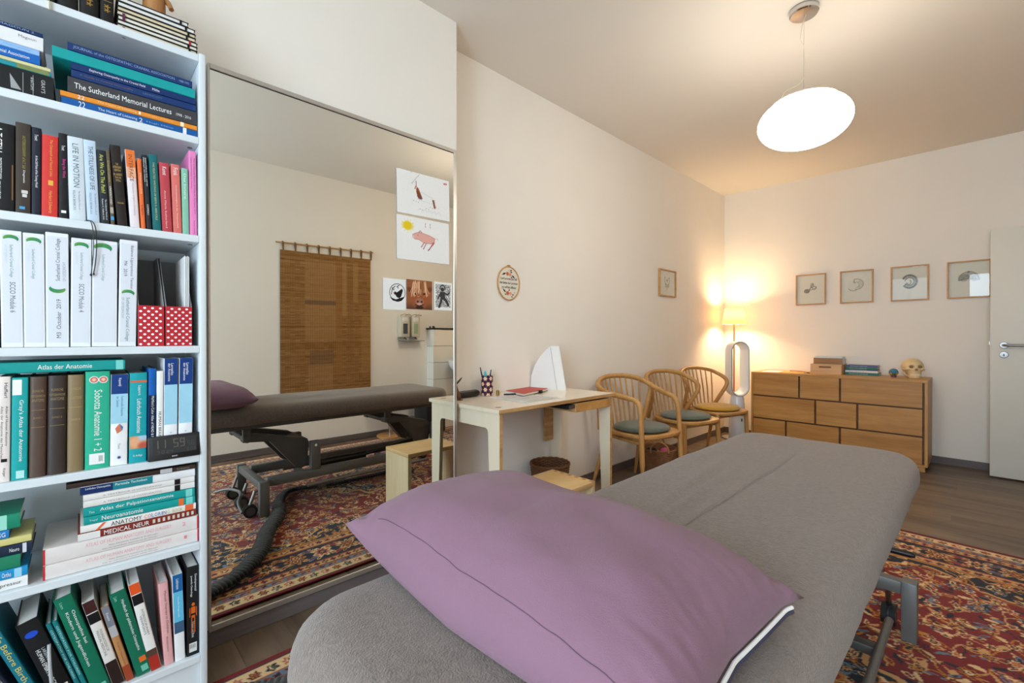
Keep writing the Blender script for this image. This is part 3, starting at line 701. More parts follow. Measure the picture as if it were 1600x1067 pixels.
for i, (x, y, z) in enumerate(vs):
    k = i // n; nv = Vector((x * 3.2, y * 3.2, 1.7))
    w = mnoise.noise(nv); w2 = mnoise.noise(Vector((x * 11, y * 11, 4)))
    if k >= 8:
        z += .0035 * w + .0012 * w2
        for (ax, ay, bx, by, dep) in ((-.545, 1.02, -.60, 1.66, .007), (-.50, .98, -.52, 1.35, .004), (-.70, 1.35, -.74, 1.75, .004)):
            t = max(0, min(1, ((x - ax) * (bx - ax) + (y - ay) * (by - ay)) / ((bx - ax) ** 2 + (by - ay) ** 2)))
            dd = math.hypot(x - ax - t * (bx - ax), y - ay - t * (by - ay)); z += dep * (math.exp(-((dd - .022) / .016) ** 2) - math.exp(-(dd / .012) ** 2)) * math.sin(PI * min(1, max(0, t * .98 + .01)))
    else:
        s = (8 - k) / 8; a = math.atan2((y - cyy) / hy, (x - cx) / hx)
        rip = mnoise.noise(Vector((x * 14, y * 14, z * 3))) * .0055 * s
        nx, ny = (1 if x > cx else -1) * (abs(abs(x - cx) - hx) < .06), (1 if y > cyy else -1) * (abs(abs(y - cyy) - hy) < .06)
        x += nx * rip; y += ny * rip
        if k < 4: z += .007 * mnoise.noise(Vector((x * 6, y * 6, 9)))
    out.append((x, y, z))
fs = [(k * n + i, k * n + (i + 1) % n, (k + 1) * n + (i + 1) % n, (k + 1) * n + i) for k in range(len(rings) - 1) for i in range(n)]
fs.append(tuple((len(rings) - 1) * n + i for i in range(n)))
cv = MB().add(out, fs).build('cover', VEL, mt, True, 180)
MB().box((tx0 + .03, ty0 + .03, .57), (tx1 - .03, ty1 - .03, .615), .01).build('bed_board', DARKMET, mt)
fxL, fxR = -.765, -.165
def legpair(y0, y1, nm):
    g = MB().box((fxL, y0, .0095), (fxL + .045, y1, .228), .003).build('leg', GREYMET, mt)
    g = MB().box((fxR - .045, y0, .0095), (fxR, y1, .228), .003).build('leg', GREYMET, mt)
    MB().box((fxL + .045, y0 + .006, .176), (fxR - .045, y1 - .006, .222), .003).build('crossbar', GREYMET, mt)
legpair(.805, .862, 0); legpair(2.21, 2.267, 1)
for x in (-.735, -.365):
    MB().box((x, .855, .185), (x + .045, 2.215, .245), .003).build('rail', GREYMET, mt)
    for ya in (1.128, 2.10):
        p = MB().box((x, ya, .235), (x + .045, ya + .062, .432), .003).build('post', GREYMET, mt)
        MB().tube([(x - .003, ya + .03, .405), (x + .048, ya + .03, .405)], .009, 10).build('bolt', CHROME, p)
def arm(y0, y1, x0, x1):
    """gusseted lifting arm from the bracket (y0) down to the post pivot (y1)"""
    poly = [(y0 - .02, .478), (y0 - .02, .515), (y0 + .06, .520), (y1 - .03, .452), (y1 - .005, .430), (y1 - .012, .275), (y1 - .05, .250), (y1 - .085, .262), (y0 + .135, .462)]
    m = MB().prism(poly, x0, x1, lambda u, v, h: (h, u, v)); return m.build('lifting_arm', DARKMET, mt)
for (yb_, yp) in ((.752, 1.135), (1.722, 2.108)):
    arm(yb_, yp, -.675, -.615); arm(yb_, yp, -.375, -.315)
    MB().tube([(-.70, yb_, .497), (-.335, yb_, .497)], .021, 14).build('arm_axle', DARKMET, mt)
    MB().box((-.655, yp - .05, .395), (-.33, yp - .0, .44), .006).build('torque_tube', DARKMET, mt)
    for x in (-.69, -.37):
        q = MB().box((x, yb_ - .022, .478), (x + .028, yb_ + .022, .572), .004).build('bracket', DARKMET, mt)
        MB().tube([(x - .004, yb_, .497), (x + .032, yb_, .497)], .008, 10).build('bolt', CHROME, q)
MB().tube([(-.50, 1.22, .215), (-.50, 1.62, .215)], .028, 16).tube([(-.50, 1.58, .215), (-.50, 2.05, .26)], .014, 12).build('lift_motor', BLACK, mt)
for x in (-.742, -.226):
    fb = MB().tube(smooth_path([(x, 1.10, .145), (x, 1.5, .148), (x, 2.05, .145)], 4), .0125, 12); fb.build('foot_bar', mat('foot_bar_grey', (128, 126, 122), .4, .4), mt)
    for ya in (1.20, 1.86): MB().box((min(x - .008, x + (.03 if x < -.5 else -.10)), ya - .02, .11), (max(x + .008, x + (.03 if x < -.5 else -.10)), ya + .02, .14), .003).build('bar_hanger', DARKMET, mt)
# caster pedal and wheels at both ends
for (ya, s) in ((.80, 1), (2.27, -1)):
    yo = ya - .035 * s
    for x in (-.70, -.50, -.255):
        c = MB().tube([(x - .022, yo, .05), (x - .004, yo, .05)], .040, 20).tube([(x + .004, yo, .05), (x + .022, yo, .05)], .040, 20).build('caster', RUBBER, mt)
        MB().tube([(x - .023, yo, .05), (x + .023, yo, .05)], .026, 16).build('hub', DARKMET, c)
        MB().tube([(x, yo, .085), (x, yo + .03 * s, .17)], .010, 10).build('fork', STEEL, c)
    MB().tube(smooth_path([(-.735, yo - .05 * s, .03 + .03), (-.66, yo - .055 * s, .10), (-.56, yo - .02 * s, .12), (-.46, yo - .015 * s, .12), (-.36, yo - .055 * s, .115), (-.29, yo - .11 * s, .09)], 6), .0095, 10).build('brake_pedal', GREYMET, mt)
# near-right pedal linkage seen below the table edge
MB().tube(smooth_path([(-.285, 2.27, .17), (-.287, 2.40, .20), (-.285, 2.448, .245)], 6), .007, 10).build('release_rod', STEEL, mt)
MB().tube([(-.295, 2.45, .25), (-.20, 2.45, .25), (-.188, 2.45, .249)], [.0125, .0125, .007], 12).build('release_grip', BLACK, mt)

# ------------------------------------------------------------------ pillow on the near end
PILM = mat('lavender_cotton', (130, 97, 113), 0.9, var=0.035, nscale=5, bump=0.22, bscale=650, sheen=0.15, spec=0.15)
pa, pb = .338, .196; pcx, pcy = -.532, .577
def pil(u, v, top):
    u_, v_ = u * 2 - 1, v * 2 - 1
    x = pa * u_ * (1 - .045 * (1 - v_ * v_) * 0 - .05 * (1 - abs(v_)) * (abs(u_) ** 6)); y = pb * v_ * (1 - .10 * (1 - abs(u_) ** 2) * (abs(v_) ** 6) * -0.35)
    e = max(0.0, (1 - u_ ** 4) * (1 - v_ ** 4)); f = max(0.0, (1 - u_ * u_) * (1 - v_ * v_))
    T = .55 * e ** .5 + .45 * f ** .62
    edge = .757 - .020 * (1 - abs(u_)) - .004 * u_
    w = mnoise.noise(Vector((u_ * 3.1, v_ * 2.2, 3.3 if top else 8.1)))
    rad = .0
    cu = (abs(u_) ** 5) ; cvv = (abs(v_) ** 5)
    wr = mnoise.noise(Vector((u_ * 9 + v_ * 3, v_ * 14 - u_ * 2, 1.0))) * .006 * min(1.0, cu + cvv) * (1 - max(abs(u_), abs(v_)) ** 16)
    if top: z = edge + .122 * T * (1 + .06 * w) + .004 * w * e + wr
    else: z = max(edge - .062 * T, .7155) if e > .02 else edge
    ear = max(0.0, (abs(u_) * abs(v_) - .80) / .20)
    x += .012 * ear * (1 if u_ > 0 else -1); z += .006 * ear ** 2 * (1 if u_ < 0 else .2)
    if top: z -= .010 * math.exp(-((abs(u_) - .90) / .05) ** 2 - ((abs(v_) - .86) / .05) ** 2)
    return (pcx + x, pcy + y, z)
pw = thing('pillow', 'lavender cotton pillow lying across the near end of the massage table', 'pillow', (pcx, pcy, .715))
pm = MB(); NU, NV = 96, 64
pm.grid(lambda u, v: pil(u, v, True), NU, NV); o_ = len(pm.v)
pm.grid(lambda u, v: pil(u, v, False), NU, NV)
pm.f[NU * NV:] = [tuple(reversed(f)) for f in pm.f[NU * NV:]]
me = pm.mesh('pillowcase', PILM, False)
bm = bmesh.new(); bm.from_mesh(me); bmesh.ops.remove_doubles(bm, verts=bm.verts, dist=.0002); bmesh.ops.recalc_face_normals(bm, faces=bm.faces); bm.to_mesh(me); bm.free()
me.polygons.foreach_set('use_smooth', [True] * len(me.polygons))
link('pillowcase', me, pw)
# flange seam along the near edge, zip along the short edge on the x+ side
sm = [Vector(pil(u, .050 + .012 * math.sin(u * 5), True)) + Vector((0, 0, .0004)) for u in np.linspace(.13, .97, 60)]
MB().tube(sm, .0006, 5).build('seam', mat('seam_line', (96, 70, 88), 0.9), pw)  # thin darker line along the flange seam
zp = [Vector(pil(1, v, True)) + Vector((.002, 0, -.004 - .006 * math.sin(PI * v))) for v in np.linspace(.03, .93, 40)]
MB().tube(zp, .0027, 8).build('zip', mat('zip_white', (232, 228, 226), 0.6), pw)
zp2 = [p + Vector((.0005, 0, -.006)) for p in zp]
MB().tube(zp2, .0032, 6).build('zip_shade_strip', mat('zip_shade_strip', (60, 56, 74), 0.9), pw)  # dark strip painted in for the shade under the zip

# ------------------------------------------------------------------ black ribbed draught snake on the rug
pth = smooth_path([(-1.62, .335, .031), (-1.566, .40, .032), (-1.491, .520, .037), (-1.32, .655, .037), (-1.069, .765, .037), (-.849, .885, .037), (-.60, .965, .036), (-.44, 1.06, .034), (-.42, 1.16, .034), (-.48, 1.34, .034), (-.50, 1.66, .034), (-.49, 1.95, .034)], 40)
L = [0.0]
for a_, b_ in zip(pth[:-1], pth[1:]): L.append(L[-1] + (b_ - a_).length)
rad = [(.033 + .009 * abs(math.sin(PI * l / .021))) * (.80 + .32 * min(1, l / .35) if l < 1.0 else 1 - .28 * min(1, (l - 1.0) / .5)) for l in L]
rad[0] = rad[-1] = .012
o = MB().tube(pth, rad, 14, True, .55).build('draught_snake', mat('black_chenille', (22, 22, 24), 0.97, var=.3, nscale=60, bump=1.0, bscale=500, sheen=.3))
tag(o, 'long black ribbed fabric tube snaking over the rug, seen in the mirror', 'draught excluder')

# ------------------------------------------------------------------ small bench
bn = thing('bench', 'low pale wooden bench standing between massage table and desk', 'bench', (-1.415, 1.575, 0))
bx0, bx1, by0, by1, bz = -1.55, -1.28, 1.385, 1.775, .452
MB().box((bx0, by0, bz - .024), (bx1, by1, bz), .0025).build('seat_board', BENCHW, bn)
for a_ in (by0 + .0005, by1 - .0245): MB().box((bx0 + .001, a_, .0095), (bx1 - .001, a_ + .024, bz - .024), .002).build('side_panel', BENCHZ, bn)
fj = MB()
for k in range(12):
    x0 = bx0 + (bx1 - bx0) * k / 12
    if k % 2: fj.box((x0 + .0005, by1 - .0245, bz - .001), (x0 + (bx1 - bx0) / 12 - .0005, by1 + .0004, bz + .0004))
fj.build('finger_joint', wood('joint_end', (176, 132, 80), (196, 150, 96), 'x'), bn, False)
MB().box((bx0 + .02, by0 + .025, .09), (bx0 + .04, by1 - .025, .15), .002).build('stretcher', BENCHW, bn)

# ------------------------------------------------------------------ desk
dk = thing('desk', 'small pale plywood desk with one drawer standing against the wall', 'desk', (-1.89, 1.95, 0))
kx0, kx1, ky0, ky1, kz = -2.150, -1.632, 1.475, 2.470, .782
MB().box((kx0, ky0, kz - .020), (kx1, ky1, kz), .002).build('edge_band', PLYEDGE, dk)
MB().box((kx0 + .003, ky0 + .003, kz - .001), (kx1 - .003, ky1 - .003, kz + .0006)).build('desktop', wood('desk_laminate', (234, 222, 204), (242, 232, 216), 'y', .22, 5, dark=.85), dk, False)
MB().box((kx0, ky0 - .0012, kz - .0195), (kx1 - .002, ky0 + .002, kz - .0005)).build('pale_edge', BIRCH, dk, False)
def trestle(y0, y1):
    xa, xb, zt = kx0 + .015, kx1 - .012, kz - .020
    # inverted U with tapering legs and rounded inner corners
    p = [(xa, 0), (xa, zt), (xb, zt), (xb, .0095), (xb - .060, .0095), (xb - .086, zt - .105), (xb - .092, zt - .090), (xb - .105, zt - .083), (xa + .105, zt - .083), (xa + .092, zt - .090), (xa + .086, zt - .105), (xa + .060, 0)]
    return p
for y0 in (1.487, 2.437):
    P = trestle(y0, y0)
    # three convex pieces share one plane: build as leg, leg, apron
    m = MB()
    for q in ([P[0], P[1], (P[9][0], P[1][1]), P[9], P[10], P[11]], [P[3], P[4], P[5], P[6], (P[6][0], P[2][1]), P[2]], [(P[9][0], P[1][1]), P[9], P[8], P[7], P[6], (P[6][0], P[2][1])]):
        m.prism(q, y0, y0 + .022, lambda u, v, h: (u, h, v))
    m.build('trestle', BIRCH, dk, True, 30)
    e = MB().prism([(0, .0095), (.0012, .0095), (.0012, kz - .02), (0, kz - .02)], y0 + .001, y0 + .021, lambda u, v, h: (kx1 - .012 + u, h, v)); e.build('ply_edge', PLYEDGE, dk, False)
MB().box((kx0 + .012, 2.35, .41), (kx0 + .03, 2.436, .76), .002).build('brace', PLYEDGE, dk)
MB().box((kx0 + .005, 1.51, .66), (kx0 + .02, 2.436, .76), .002).build('back_rail', BIRCH, dk)
dw = MB().box((kx1 - .30, 2.085, .700), (kx1 - .008, 2.428, .752), .002).build('drawer', wood('drawer_ply', (196, 150, 92), (214, 170, 112), 'y', .45, 7), dk)
MB().box((kx1 - .006, 2.090, .703), (kx1 - .0065 + .0015, 2.425, .749)).build('drawer_front', OAK, dw, False)
MB().box((kx1 - .30, 2.02, .722), (kx1 - .02, 2.083, .748), .002).build('drawer_runner', BLACK, dk)
MB().box((kx1 - .022, 2.035, .725), (kx1 - .012, 2.083, .746), .001).build('runner_clip', STEEL, dk)
for (xx, yy) in ((-1.70, 1.53), (-2.05, 1.535)): MB().lathe([(.001, 0), (.016, 0), (.016, .0012), (.001, .0013)], (xx, yy, kz + .0006), 20).build('wood_plug', PLYEDGE, dk)

KZ = kz + .0006
c = thing('pencil_cup', 'flower-patterned pencil cup standing on the desk', 'cup', (-2.098, 1.796, KZ))
w_, h_ = 132, 72; a_ = canvas(h_, w_, (52, 34, 58))
X, Y = gxy(a_)
for r in range(4):
    for k in range(6):
        fxx, fy = (k + .5 * (r % 2)) / 6, (r + .45) / 3.6
        for dx in (-1, 0, 1):
            ddx, ddy = (X - fxx - dx) * 1.83, Y - fy; t_ = np.arctan2(ddy, ddx); d_ = np.hypot(ddx, ddy)
            blend(a_, (d_ < .125 * (.8 + .2 * np.cos(6 * t_))).astype(float), (214, 96, 92)); blend(a_, (d_ < .105 * (.78 + .22 * np.cos(6 * t_))).astype(float), (236, 216, 190)); blend(a_, (d_ < .035).astype(float), (206, 178, 70))
R_ = .0355
o = painted('cup_wall', a_, (0, 0, 0), (1, 0, 0), (0, 0, 1), colattr_mat('cup_print', .45), c)
co = np.empty(len(o.data.vertices) * 3); o.data.vertices.foreach_get('co', co); co = co.reshape(-1, 3)
th = co[:, 0] * 2 * PI; co = np.stack([-2.098 + R_ * np.cos(th), 1.796 + R_ * np.sin(th), KZ + .002 + co[:, 2] * .118], 1)
o.data.vertices.foreach_set('co', co.astype(np.float32).ravel()); o.data.update(); o.data.polygons.foreach_set('use_smooth', [True] * len(o.data.polygons))
MB().lathe([(.001, 0), (.035, 0), (.0352, .118), (.0325, .119), (.032, .006), (.001, .005)], (-2.098, 1.796, KZ), 32).build('cup_body', mat('cup_inner', (60, 44, 60), .5), c)
for (nm, lb, cat_, dx, dy, tx_, ty_, zt, rr, col) in (
    ('pen', 'dark blue pen leaning in the flower-patterned cup', 'pen', .0, -.012, -.012, -.045, .175, .0042, (30, 44, 70)),
    ('highlighter', 'teal highlighter in the flower-patterned cup', 'highlighter', .004, -.006, .012, -.026, .152, .0075, (40, 150, 160)),
    ('pencil', 'pencil with orange tip in the flower-patterned cup', 'pencil', -.01, .004, -.014, .006, .136, .0038, (206, 140, 80)),
    ('pen', 'black and white pen leaning toward the wall in the cup', 'pen', .006, .008, -.002, .034, .158, .0042, (44, 44, 60)),
    ('pen', 'pale pen behind the black one in the cup', 'pen', -.004, .012, -.018, .044, .160, .004, (190, 196, 214))):
    A0, A1 = Vector((-2.098 + dx * .6, 1.796 + dy * .6, KZ + .009)), Vector((-2.098 + tx_, 1.796 + ty_, KZ + zt))
    t = thing(nm, lb, cat_, A0); v_ = A1 - A0
    MB().tube([A0, A0 + v_ * .8], rr, 10).build('barrel', mat('pen_%d_%d_%d' % col, col, .4), t)
    MB().tube([A0 + v_ * .8, A0 + v_ * .97, A1], [rr * .92, rr * .85, rr * .3], 10).build('cap', mat('pencap_%d' % col[0], tuple(min(255, int(q * 1.2) + 12) for q in col), .4), t)
# red notebook on the planner
def slab(name, parent, m, pts, z0, z1): return MB().prism(pts, z0, z1).build(name, m, parent, True)
o = thing('notebook', 'red notebook with a black elastic loop lying on the desk', 'notebook', (-2.02, 2.07, KZ + .004))
quad = [(-2.088, 1.945), (-1.893, 1.905), (-1.982, 2.222), (-2.128, 2.198)]
def inset(q, d):
    c_ = (sum(p[0] for p in q) / 4, sum(p[1] for p in q) / 4); return [(p[0] + (c_[0] - p[0]) * d, p[1] + (c_[1] - p[1]) * d) for p in q]
RED_ = mat('red_cover', (196, 66, 52), .55)
slab('pages', o, PAPER, inset(quad, .03), KZ + .006, KZ + .018); slab('cover', o, mat('notebook_under', (50, 30, 34), .6), quad, KZ + .0035, KZ + .006)
slab('front_cover', o, RED_, quad, KZ + .018, KZ + .0205)
MB().box((-1.945, 2.095, KZ + .0035), (-1.927, 2.112, KZ + .022), .0005, Matrix.Translation((.0, 0, 0))).build('elastic_loop', BLACK, o)
pl = thing('spiral_planner', 'white spiral-bound planner with grey stripes lying open on the desk', 'planner', (-1.85, 1.87, KZ))
pr = canvas(60, 90, (232, 230, 226)); X, Y = gxy(pr)
for k in range(9): patch_ = ((X > .06 + .10 * k) & (X < .115 + .10 * k)).astype(float) * .75; blend(pr, patch_, (176, 172, 170))
for k in range(8): blend(pr, ((Y > .1 + .11 * k) & (Y < .106 + .11 * k)).astype(float) * .5, (120, 116, 116))
MB().box((-2.005, 1.742, KZ), (-1.69, 2.02, KZ + .003)).build('page_stack', PAPER, pl, False)
painted('top_page', pr, (-1.69, 1.742, KZ + .0034), (0, .278, 0), (-.315, 0, 0), colattr_mat('planner_print', .8), pl)
co_ = MB()
for k in range(22):
    x = -1.998 + k * .0142; co_.tube([(x, 1.736 + .006 * math.cos(w), KZ + .0055 + .005 * math.sin(w)) for w in np.linspace(0, 2 * PI, 9)], .001, 5)
co_.build('spiral', mat('spiral_wire', (226, 226, 228), .3, .3), pl)
# tapered white magazine rack at the wall end of the desk
o = thing('letter_rack', 'tall white tapered paper stand leaning at the wall behind the red notebook', 'paper stand', (-2.06, 2.30, KZ))
e1, e2 = Vector((.165, .085, 0)), Vector((.04, .050, 0)); O_ = Vector((-2.148, 2.232, KZ))
poly = [(0, 0), (.02, .09), (.16, .165), (.40, .235), (.74, .297), (1.0, 0)]
wt = mat('white_card', (236, 236, 234), .7, var=.01)
def face(off, th): 
    m = MB(); nrm = e2 * (1 if th > 0 else 1)
    A_ = [O_ + e1 * u + Vector((0, 0, v)) + e2 * off for u, v in poly]; B_ = [p + e2 * th for p in A_]
    nn = len(poly); m.add(A_ + B_, [tuple(range(nn)), tuple(range(nn, 2 * nn))[::-1]] + [(i, (i + 1) % nn, nn + (i + 1) % nn, nn + i) for i in range(nn)]); return m
face(0, .04).build('side_panel', wt, o, False); face(.96, .04).build('side_panel', wt, o, False)
q1, q2 = O_ + e1 * .74 + Vector((0, 0, .297)), O_ + e1
m = MB(); nrm = e1.normalized() * .002
P_ = [q2, q2 + e2, q1 + e2, q1]; m.add(P_ + [p - nrm for p in P_], [(0, 1, 2, 3), (7, 6, 5, 4), (0, 4, 5, 1), (1, 5, 6, 2), (2, 6, 7, 3), (3, 7, 4, 0)]); m.build('front_panel', wt, o, False)
o = MB().box((-2.148, 2.33, KZ), (-2.03, 2.465, KZ + .006), .001).build('document_tray', mat('tray_grey', (170, 168, 166), .5)); tag(o, 'flat grey paper folder at the back corner of the desk by the chair', 'folder')
o = thing('pencil_case', 'long black leather pouch lying on the desk beside the mirror', 'pouch', (-2.1, 1.64, KZ))
ca, cb_ = Vector((-2.095, 1.502, KZ + .021)), Vector((-2.118, 1.745, KZ + .021))
MB().tube([ca + (cb_ - ca) * t for t in (0, .02, .08, .5, .92, .985, 1)], [.006, .016, .0205, .0207, .0205, .014, .004], 16).build('body', mat('black_leather', (26, 24, 24), .42, bump=.3, bscale=250), o)
MB().tube([ca + (cb_ - ca) * t + Vector((.013, 0, .0162)) for t in (.08, .5, .92)], .0014, 6).build('zip', STEEL, o)
pt = thing('plant_cutting', 'brown twig stand with one dark green leaf on the desk at the mirror edge', 'plant', (-2.035, 1.535, KZ))
MB().tube(smooth_path([(-2.045, 1.548, KZ + .006), (-2.035, 1.538, KZ + .02), (-2.03, 1.528, KZ + .04), (-2.045, 1.520, KZ + .09)], 5), [.006] * 5 + [.009] * 5 + [.006] * 5 + [.003], 10).build('stem', wood('twig', (104, 62, 36), (140, 88, 54), 'z'), pt)
MB().lathe([(.004, 0), (.018, 0), (.016, .006), (.006, .009)], (-2.045, 1.548, KZ), 16).build('foot', wood('twig', (104, 62, 36), (140, 88, 54), 'z'), pt)
MB().grid(lambda u, v: (-2.045 + .02 * (u - .5) * math.sin(PI * min(1, v + .05)), 1.520 + .055 * v * (1 - .2 * v) , KZ + .088 + .04 * v + .004 * math.cos(6 * u)), 6, 10).build('leaf', mat('leaf_green', (52, 70, 40), .5), pt)
o = MB().box((-2.06, 1.835, KZ), (-2.045, 1.852, KZ + .032), .002).build('clip', mat('brass', (186, 148, 76), .35, .8)); tag(o, 'small brass clip standing by the pencil cup', 'clip')
o = MB().box((-2.06, 1.91, KZ + .0036), (-2.01, 1.985, KZ + .014), .002).build('eraser', mat('eraser_white', (224, 222, 220), .7)); tag(o, 'white eraser block lying between pencil cup and red notebook', 'eraser')
o = MB().tube([(-2.015, 1.86, KZ + .0085), (-1.99, 1.905, KZ + .0085), (-1.985, 1.93, KZ + .0085)], .0048, 8).build('marker', BLACK); tag(o, 'short black marker lying on the planner', 'marker')

# ------------------------------------------------------------------ wicker waste basket + toy basket
def wicker(root, cx_, cy_, z0, h, r0, r1, c1, mname):
    m = mat(mname, c1, .7, var=.18, nscale=30)
    nS = 26
    st_ = MB()
    for k in range(nS):
        w = 2 * PI * k / nS; st_.tube([(cx_ + (r0 + (r1 - r0) * t) * math.cos(w), cy_ + (r0 + (r1 - r0) * t) * math.sin(w), z0 + .004 + (h - .012) * t) for t in np.linspace(0, 1, 4)], .0028, 5)
    a = st_.build('stakes', m, root); a['kind'] = 'stuff'
    wv = MB(); rows = int(h / .0085)
    for j in range(rows):
        t = (j + .5) / rows; R0 = r0 + (r1 - r0) * t
        wv.tube([(cx_ + (R0 + .0032 * (1 if (k + j) % 2 else -1)) * math.cos(2 * PI * k / nS), cy_ + (R0 + .0032 * (1 if (k + j) % 2 else -1)) * math.sin(2 * PI * k / nS), z0 + .006 + (h - .014) * t) for k in range(nS + 1)], .0042, 5, False)
    a = wv.build('weave', m, root); a['kind'] = 'stuff'
    MB().lathe([(r0 * .02, 0.001), (r0, .001), (r0, .006), (r0 * .02, .006)], (cx_, cy_, z0), 26).build('bottom', m, root)
    rim = MB()
    for s in range(2): rim.tube([(cx_ + (r1 + .002) * math.cos(w), cy_ + (r1 + .002) * math.sin(w), z0 + h - .004 + .004 * math.sin(9 * w + PI * s)) for w in np.linspace(0, 2 * PI, 73)], .006, 6, False)
    rim.build('rim', m, root)
o = thing('waste_basket', 'round brown wicker waste basket standing under the desk', 'basket', (-2.005, 2.27, 0)); wicker(o, -2.005, 2.27, .0005, .30, .100, .128, (112, 70, 40), 'wicker_brown')
tb = thing('toy_basket', 'wicker basket with looped handles holding toys between the chairs', 'basket', (-1.89, 3.50, 0)); wicker(tb, -1.89, 3.50, .0005, .215, .11, .145, (146, 100, 64), 'wicker_tan')
for (px, py) in ((-1.82, 3.40), (-1.96, 3.60)):
    ang = math.atan2(py - 3.50, px + 1.89); tv = Vector((-math.sin(ang), math.cos(ang), 0)); c0 = Vector((-1.89 + .14 * math.cos(ang), 3.50 + .14 * math.sin(ang), .20)); inw = Vector((-math.cos(ang), -math.sin(ang), 0))
    MB().tube(smooth_path([c0 - tv * .07, c0 - tv * .06 + Vector((0, 0, .05)) + inw * .015, c0 + Vector((0, 0, .085)) + inw * .03, c0 + tv * .06 + Vector((0, 0, .05)) + inw * .015, c0 + tv * .07], 6), .0075, 8).build('handle', wood('wicker_handle', (170, 120, 70), (190, 140, 86), 'z'), tb)
o = MB().ball((-1.89, 3.50, .066), .100, .100, .058, 24, 14).build('cloth_bundle', mat('dark_cloth', (40, 46, 42), .9, bump=.5, bscale=60)); tag(o, 'dark cloth bundle at the bottom of the wicker toy basket', 'cloth')
for (nm, lb, cat_, p, r3, col) in (('toy_ball', 'pink soft toy ball in the wicker toy basket', 'ball', (-1.845, 3.545, .172), (.042, .042, .042), (206, 84, 130)),
    ('toy_ball', 'black soft toy ball in the wicker toy basket', 'ball', (-1.925, 3.462, .175), (.055, .05, .04), (26, 26, 28)), ('toy_ball', 'dark green felt ball in the wicker toy basket', 'ball', (-1.835, 3.455, .158), (.042, .040, .040), (44, 54, 44)),
    ('toy_ball', 'yellow small ball at the back of the toy basket', 'ball', (-1.930, 3.550, .160), (.024, .024, .024), (214, 176, 60))):
    t = thing(nm, lb, cat_, p); MB().ball(p, *r3, 20, 12).build('shell', mat('toy_%d_%d' % col[:2], col, .8, bump=.3), t)
    MB().tube([(p[0] + (r3[0] + .0003) * math.cos(w), p[1], p[2] + (r3[2] + .0003) * math.sin(w)) for w in np.linspace(0, 2 * PI, 25)], .0012, 5, False).build('seam', mat('toyseam', (60, 50, 50), .9), t)
# ------------------------------------------------------------------ spindle chairs with seat pads
def chair(label, x, y, rz, arms):
    t = thing('armchair' if arms else 'spindle_chair', label, 'chair', (x, y, 0), (0, 0, rz), 'oak spindle chairs along the wall')
    L_ = lambda mb, nm, m=ASH: link(nm, mb.mesh(nm, m), t, local=True)
    # seat: convex front, softly dished
    cont = []
    for k in range(56):
        w = 2 * PI * k / 56; c, s = math.cos(w), math.sin(w)
        px = .225 * math.copysign(abs(c) ** .62, c); wd = .238 + .020 * (px / .225)
        cont.append((px + (.012 * (1 - (s * s)) if c > 0 else 0), wd * math.copysign(abs(s) ** .62, s)))
    m = MB()
    rg = [(.93, .414), (.99, .420), (1.0, .430), (.992, .440), (.96, .4445), (.75, .441), (.4, .439)]
    for sc, z in rg: m.v += [(px * sc, py * sc, z) for px, py in cont]
    nn = 56
    m.f += [(i * nn + k, i * nn + (k + 1) % nn, (i + 1) * nn + (k + 1) % nn, (i + 1) * nn + k) for i in range(len(rg) - 1) for k in range(nn)]
    m.f += [tuple(range(nn))[::-1], tuple((len(rg) - 1) * nn + k for k in range(nn))]
    L_(m, 'seat', wood('chair_seat_oak', (186, 134, 72), (212, 162, 98), 'x', .38, 9))
    half = [(0, .0, .826), (0, .0, 0)]
    top = [(-.285, 0, .826), (-.280, .08, .824), (-.264, .155, .814), (-.232, .228, .795), (-.182, .276, .762)]
    if arms:
        tail = [(-.10, .274, .728), (.0, .243, .708), (.078, .218, .695)]
        side = top + tail
        rail = [(a, -b, c) for a, b, c in reversed(side[1:])] + side
        L_(MB().tube(smooth_path(rail, 5), .0175, 12, True, 1.15), 'back_rail')
        for s in (-1, 1):
            L_(MB().tube(smooth_path([(.068, s * .221, .697), (.118, s * .210, .686), (.155, s * .205, .655), (.170, s * .206, .59), (.177, s * .208, .50), (.182, s * .210, .42), (.190, s * .211, .20), (.196, s * .212, .0095)], 5),
                      [.0175] * 6 + [.019] * 10 + [.0185] * 14 + [.013] * 6, 12), 'front_leg')
            L_(MB().tube(smooth_path([(-.155, s * .288, .742), (-.168, s * .280, .67), (-.185, s * .262, .56), (-.205, s * .238, .432)], 5), [.023] * 2 + [.0185] * 14, 12), 'back_post')
    else:
        tail = [(-.125, .300, .722), (-.098, .300, .682), (-.104, .290, .635), (-.140, .268, .56), (-.205, .232, .432)]
        side = top + tail
        rail = [(a, -b, c) for a, b, c in reversed(side[1:])] + side
        L_(MB().tube(smooth_path(rail, 5), .0175, 12, True, 1.1), 'back_rail')
        for s in (-1, 1):
            L_(MB().tube([(.165, s * .212, .428), (.175, s * .214, .2), (.186, s * .217, 0)], [.019, .0175, .012], 12), 'front_leg')
    for s in (-1, 1):
        L_(MB().tube([(-.165, s * .185, .425), (-.225, s * .212, .2), (-.278, s * .238, 0)], [.020, .0175, .0125], 12), 'back_leg')
        L_(MB().tube([(.165, s * .205, .385), (-.172, s * .188, .385)], .0115, 10), 'side_rail')
    for k in range(9):
        q = (k - 4) / 4
        yb_ = q * .185; xb = -.205 + .022 * abs(q) ** 2
        yt = q * .225; xt = -.285 + .056 * abs(q) ** 2.4; zt = .816 - .026 * abs(q) ** 3
        L_(MB().tube([(xb, yb_, .432), ((xb + xt) / 2 + .004, (yb_ + yt) / 2, .63), (xt, yt, zt)], [.0068, .0074, .006], 8), 'spindle')
    L_(MB().box((-.17, -.185, .385), (.16, .185, .415), .004), 'seat_rail')
    return t
rz = math.radians(-12)
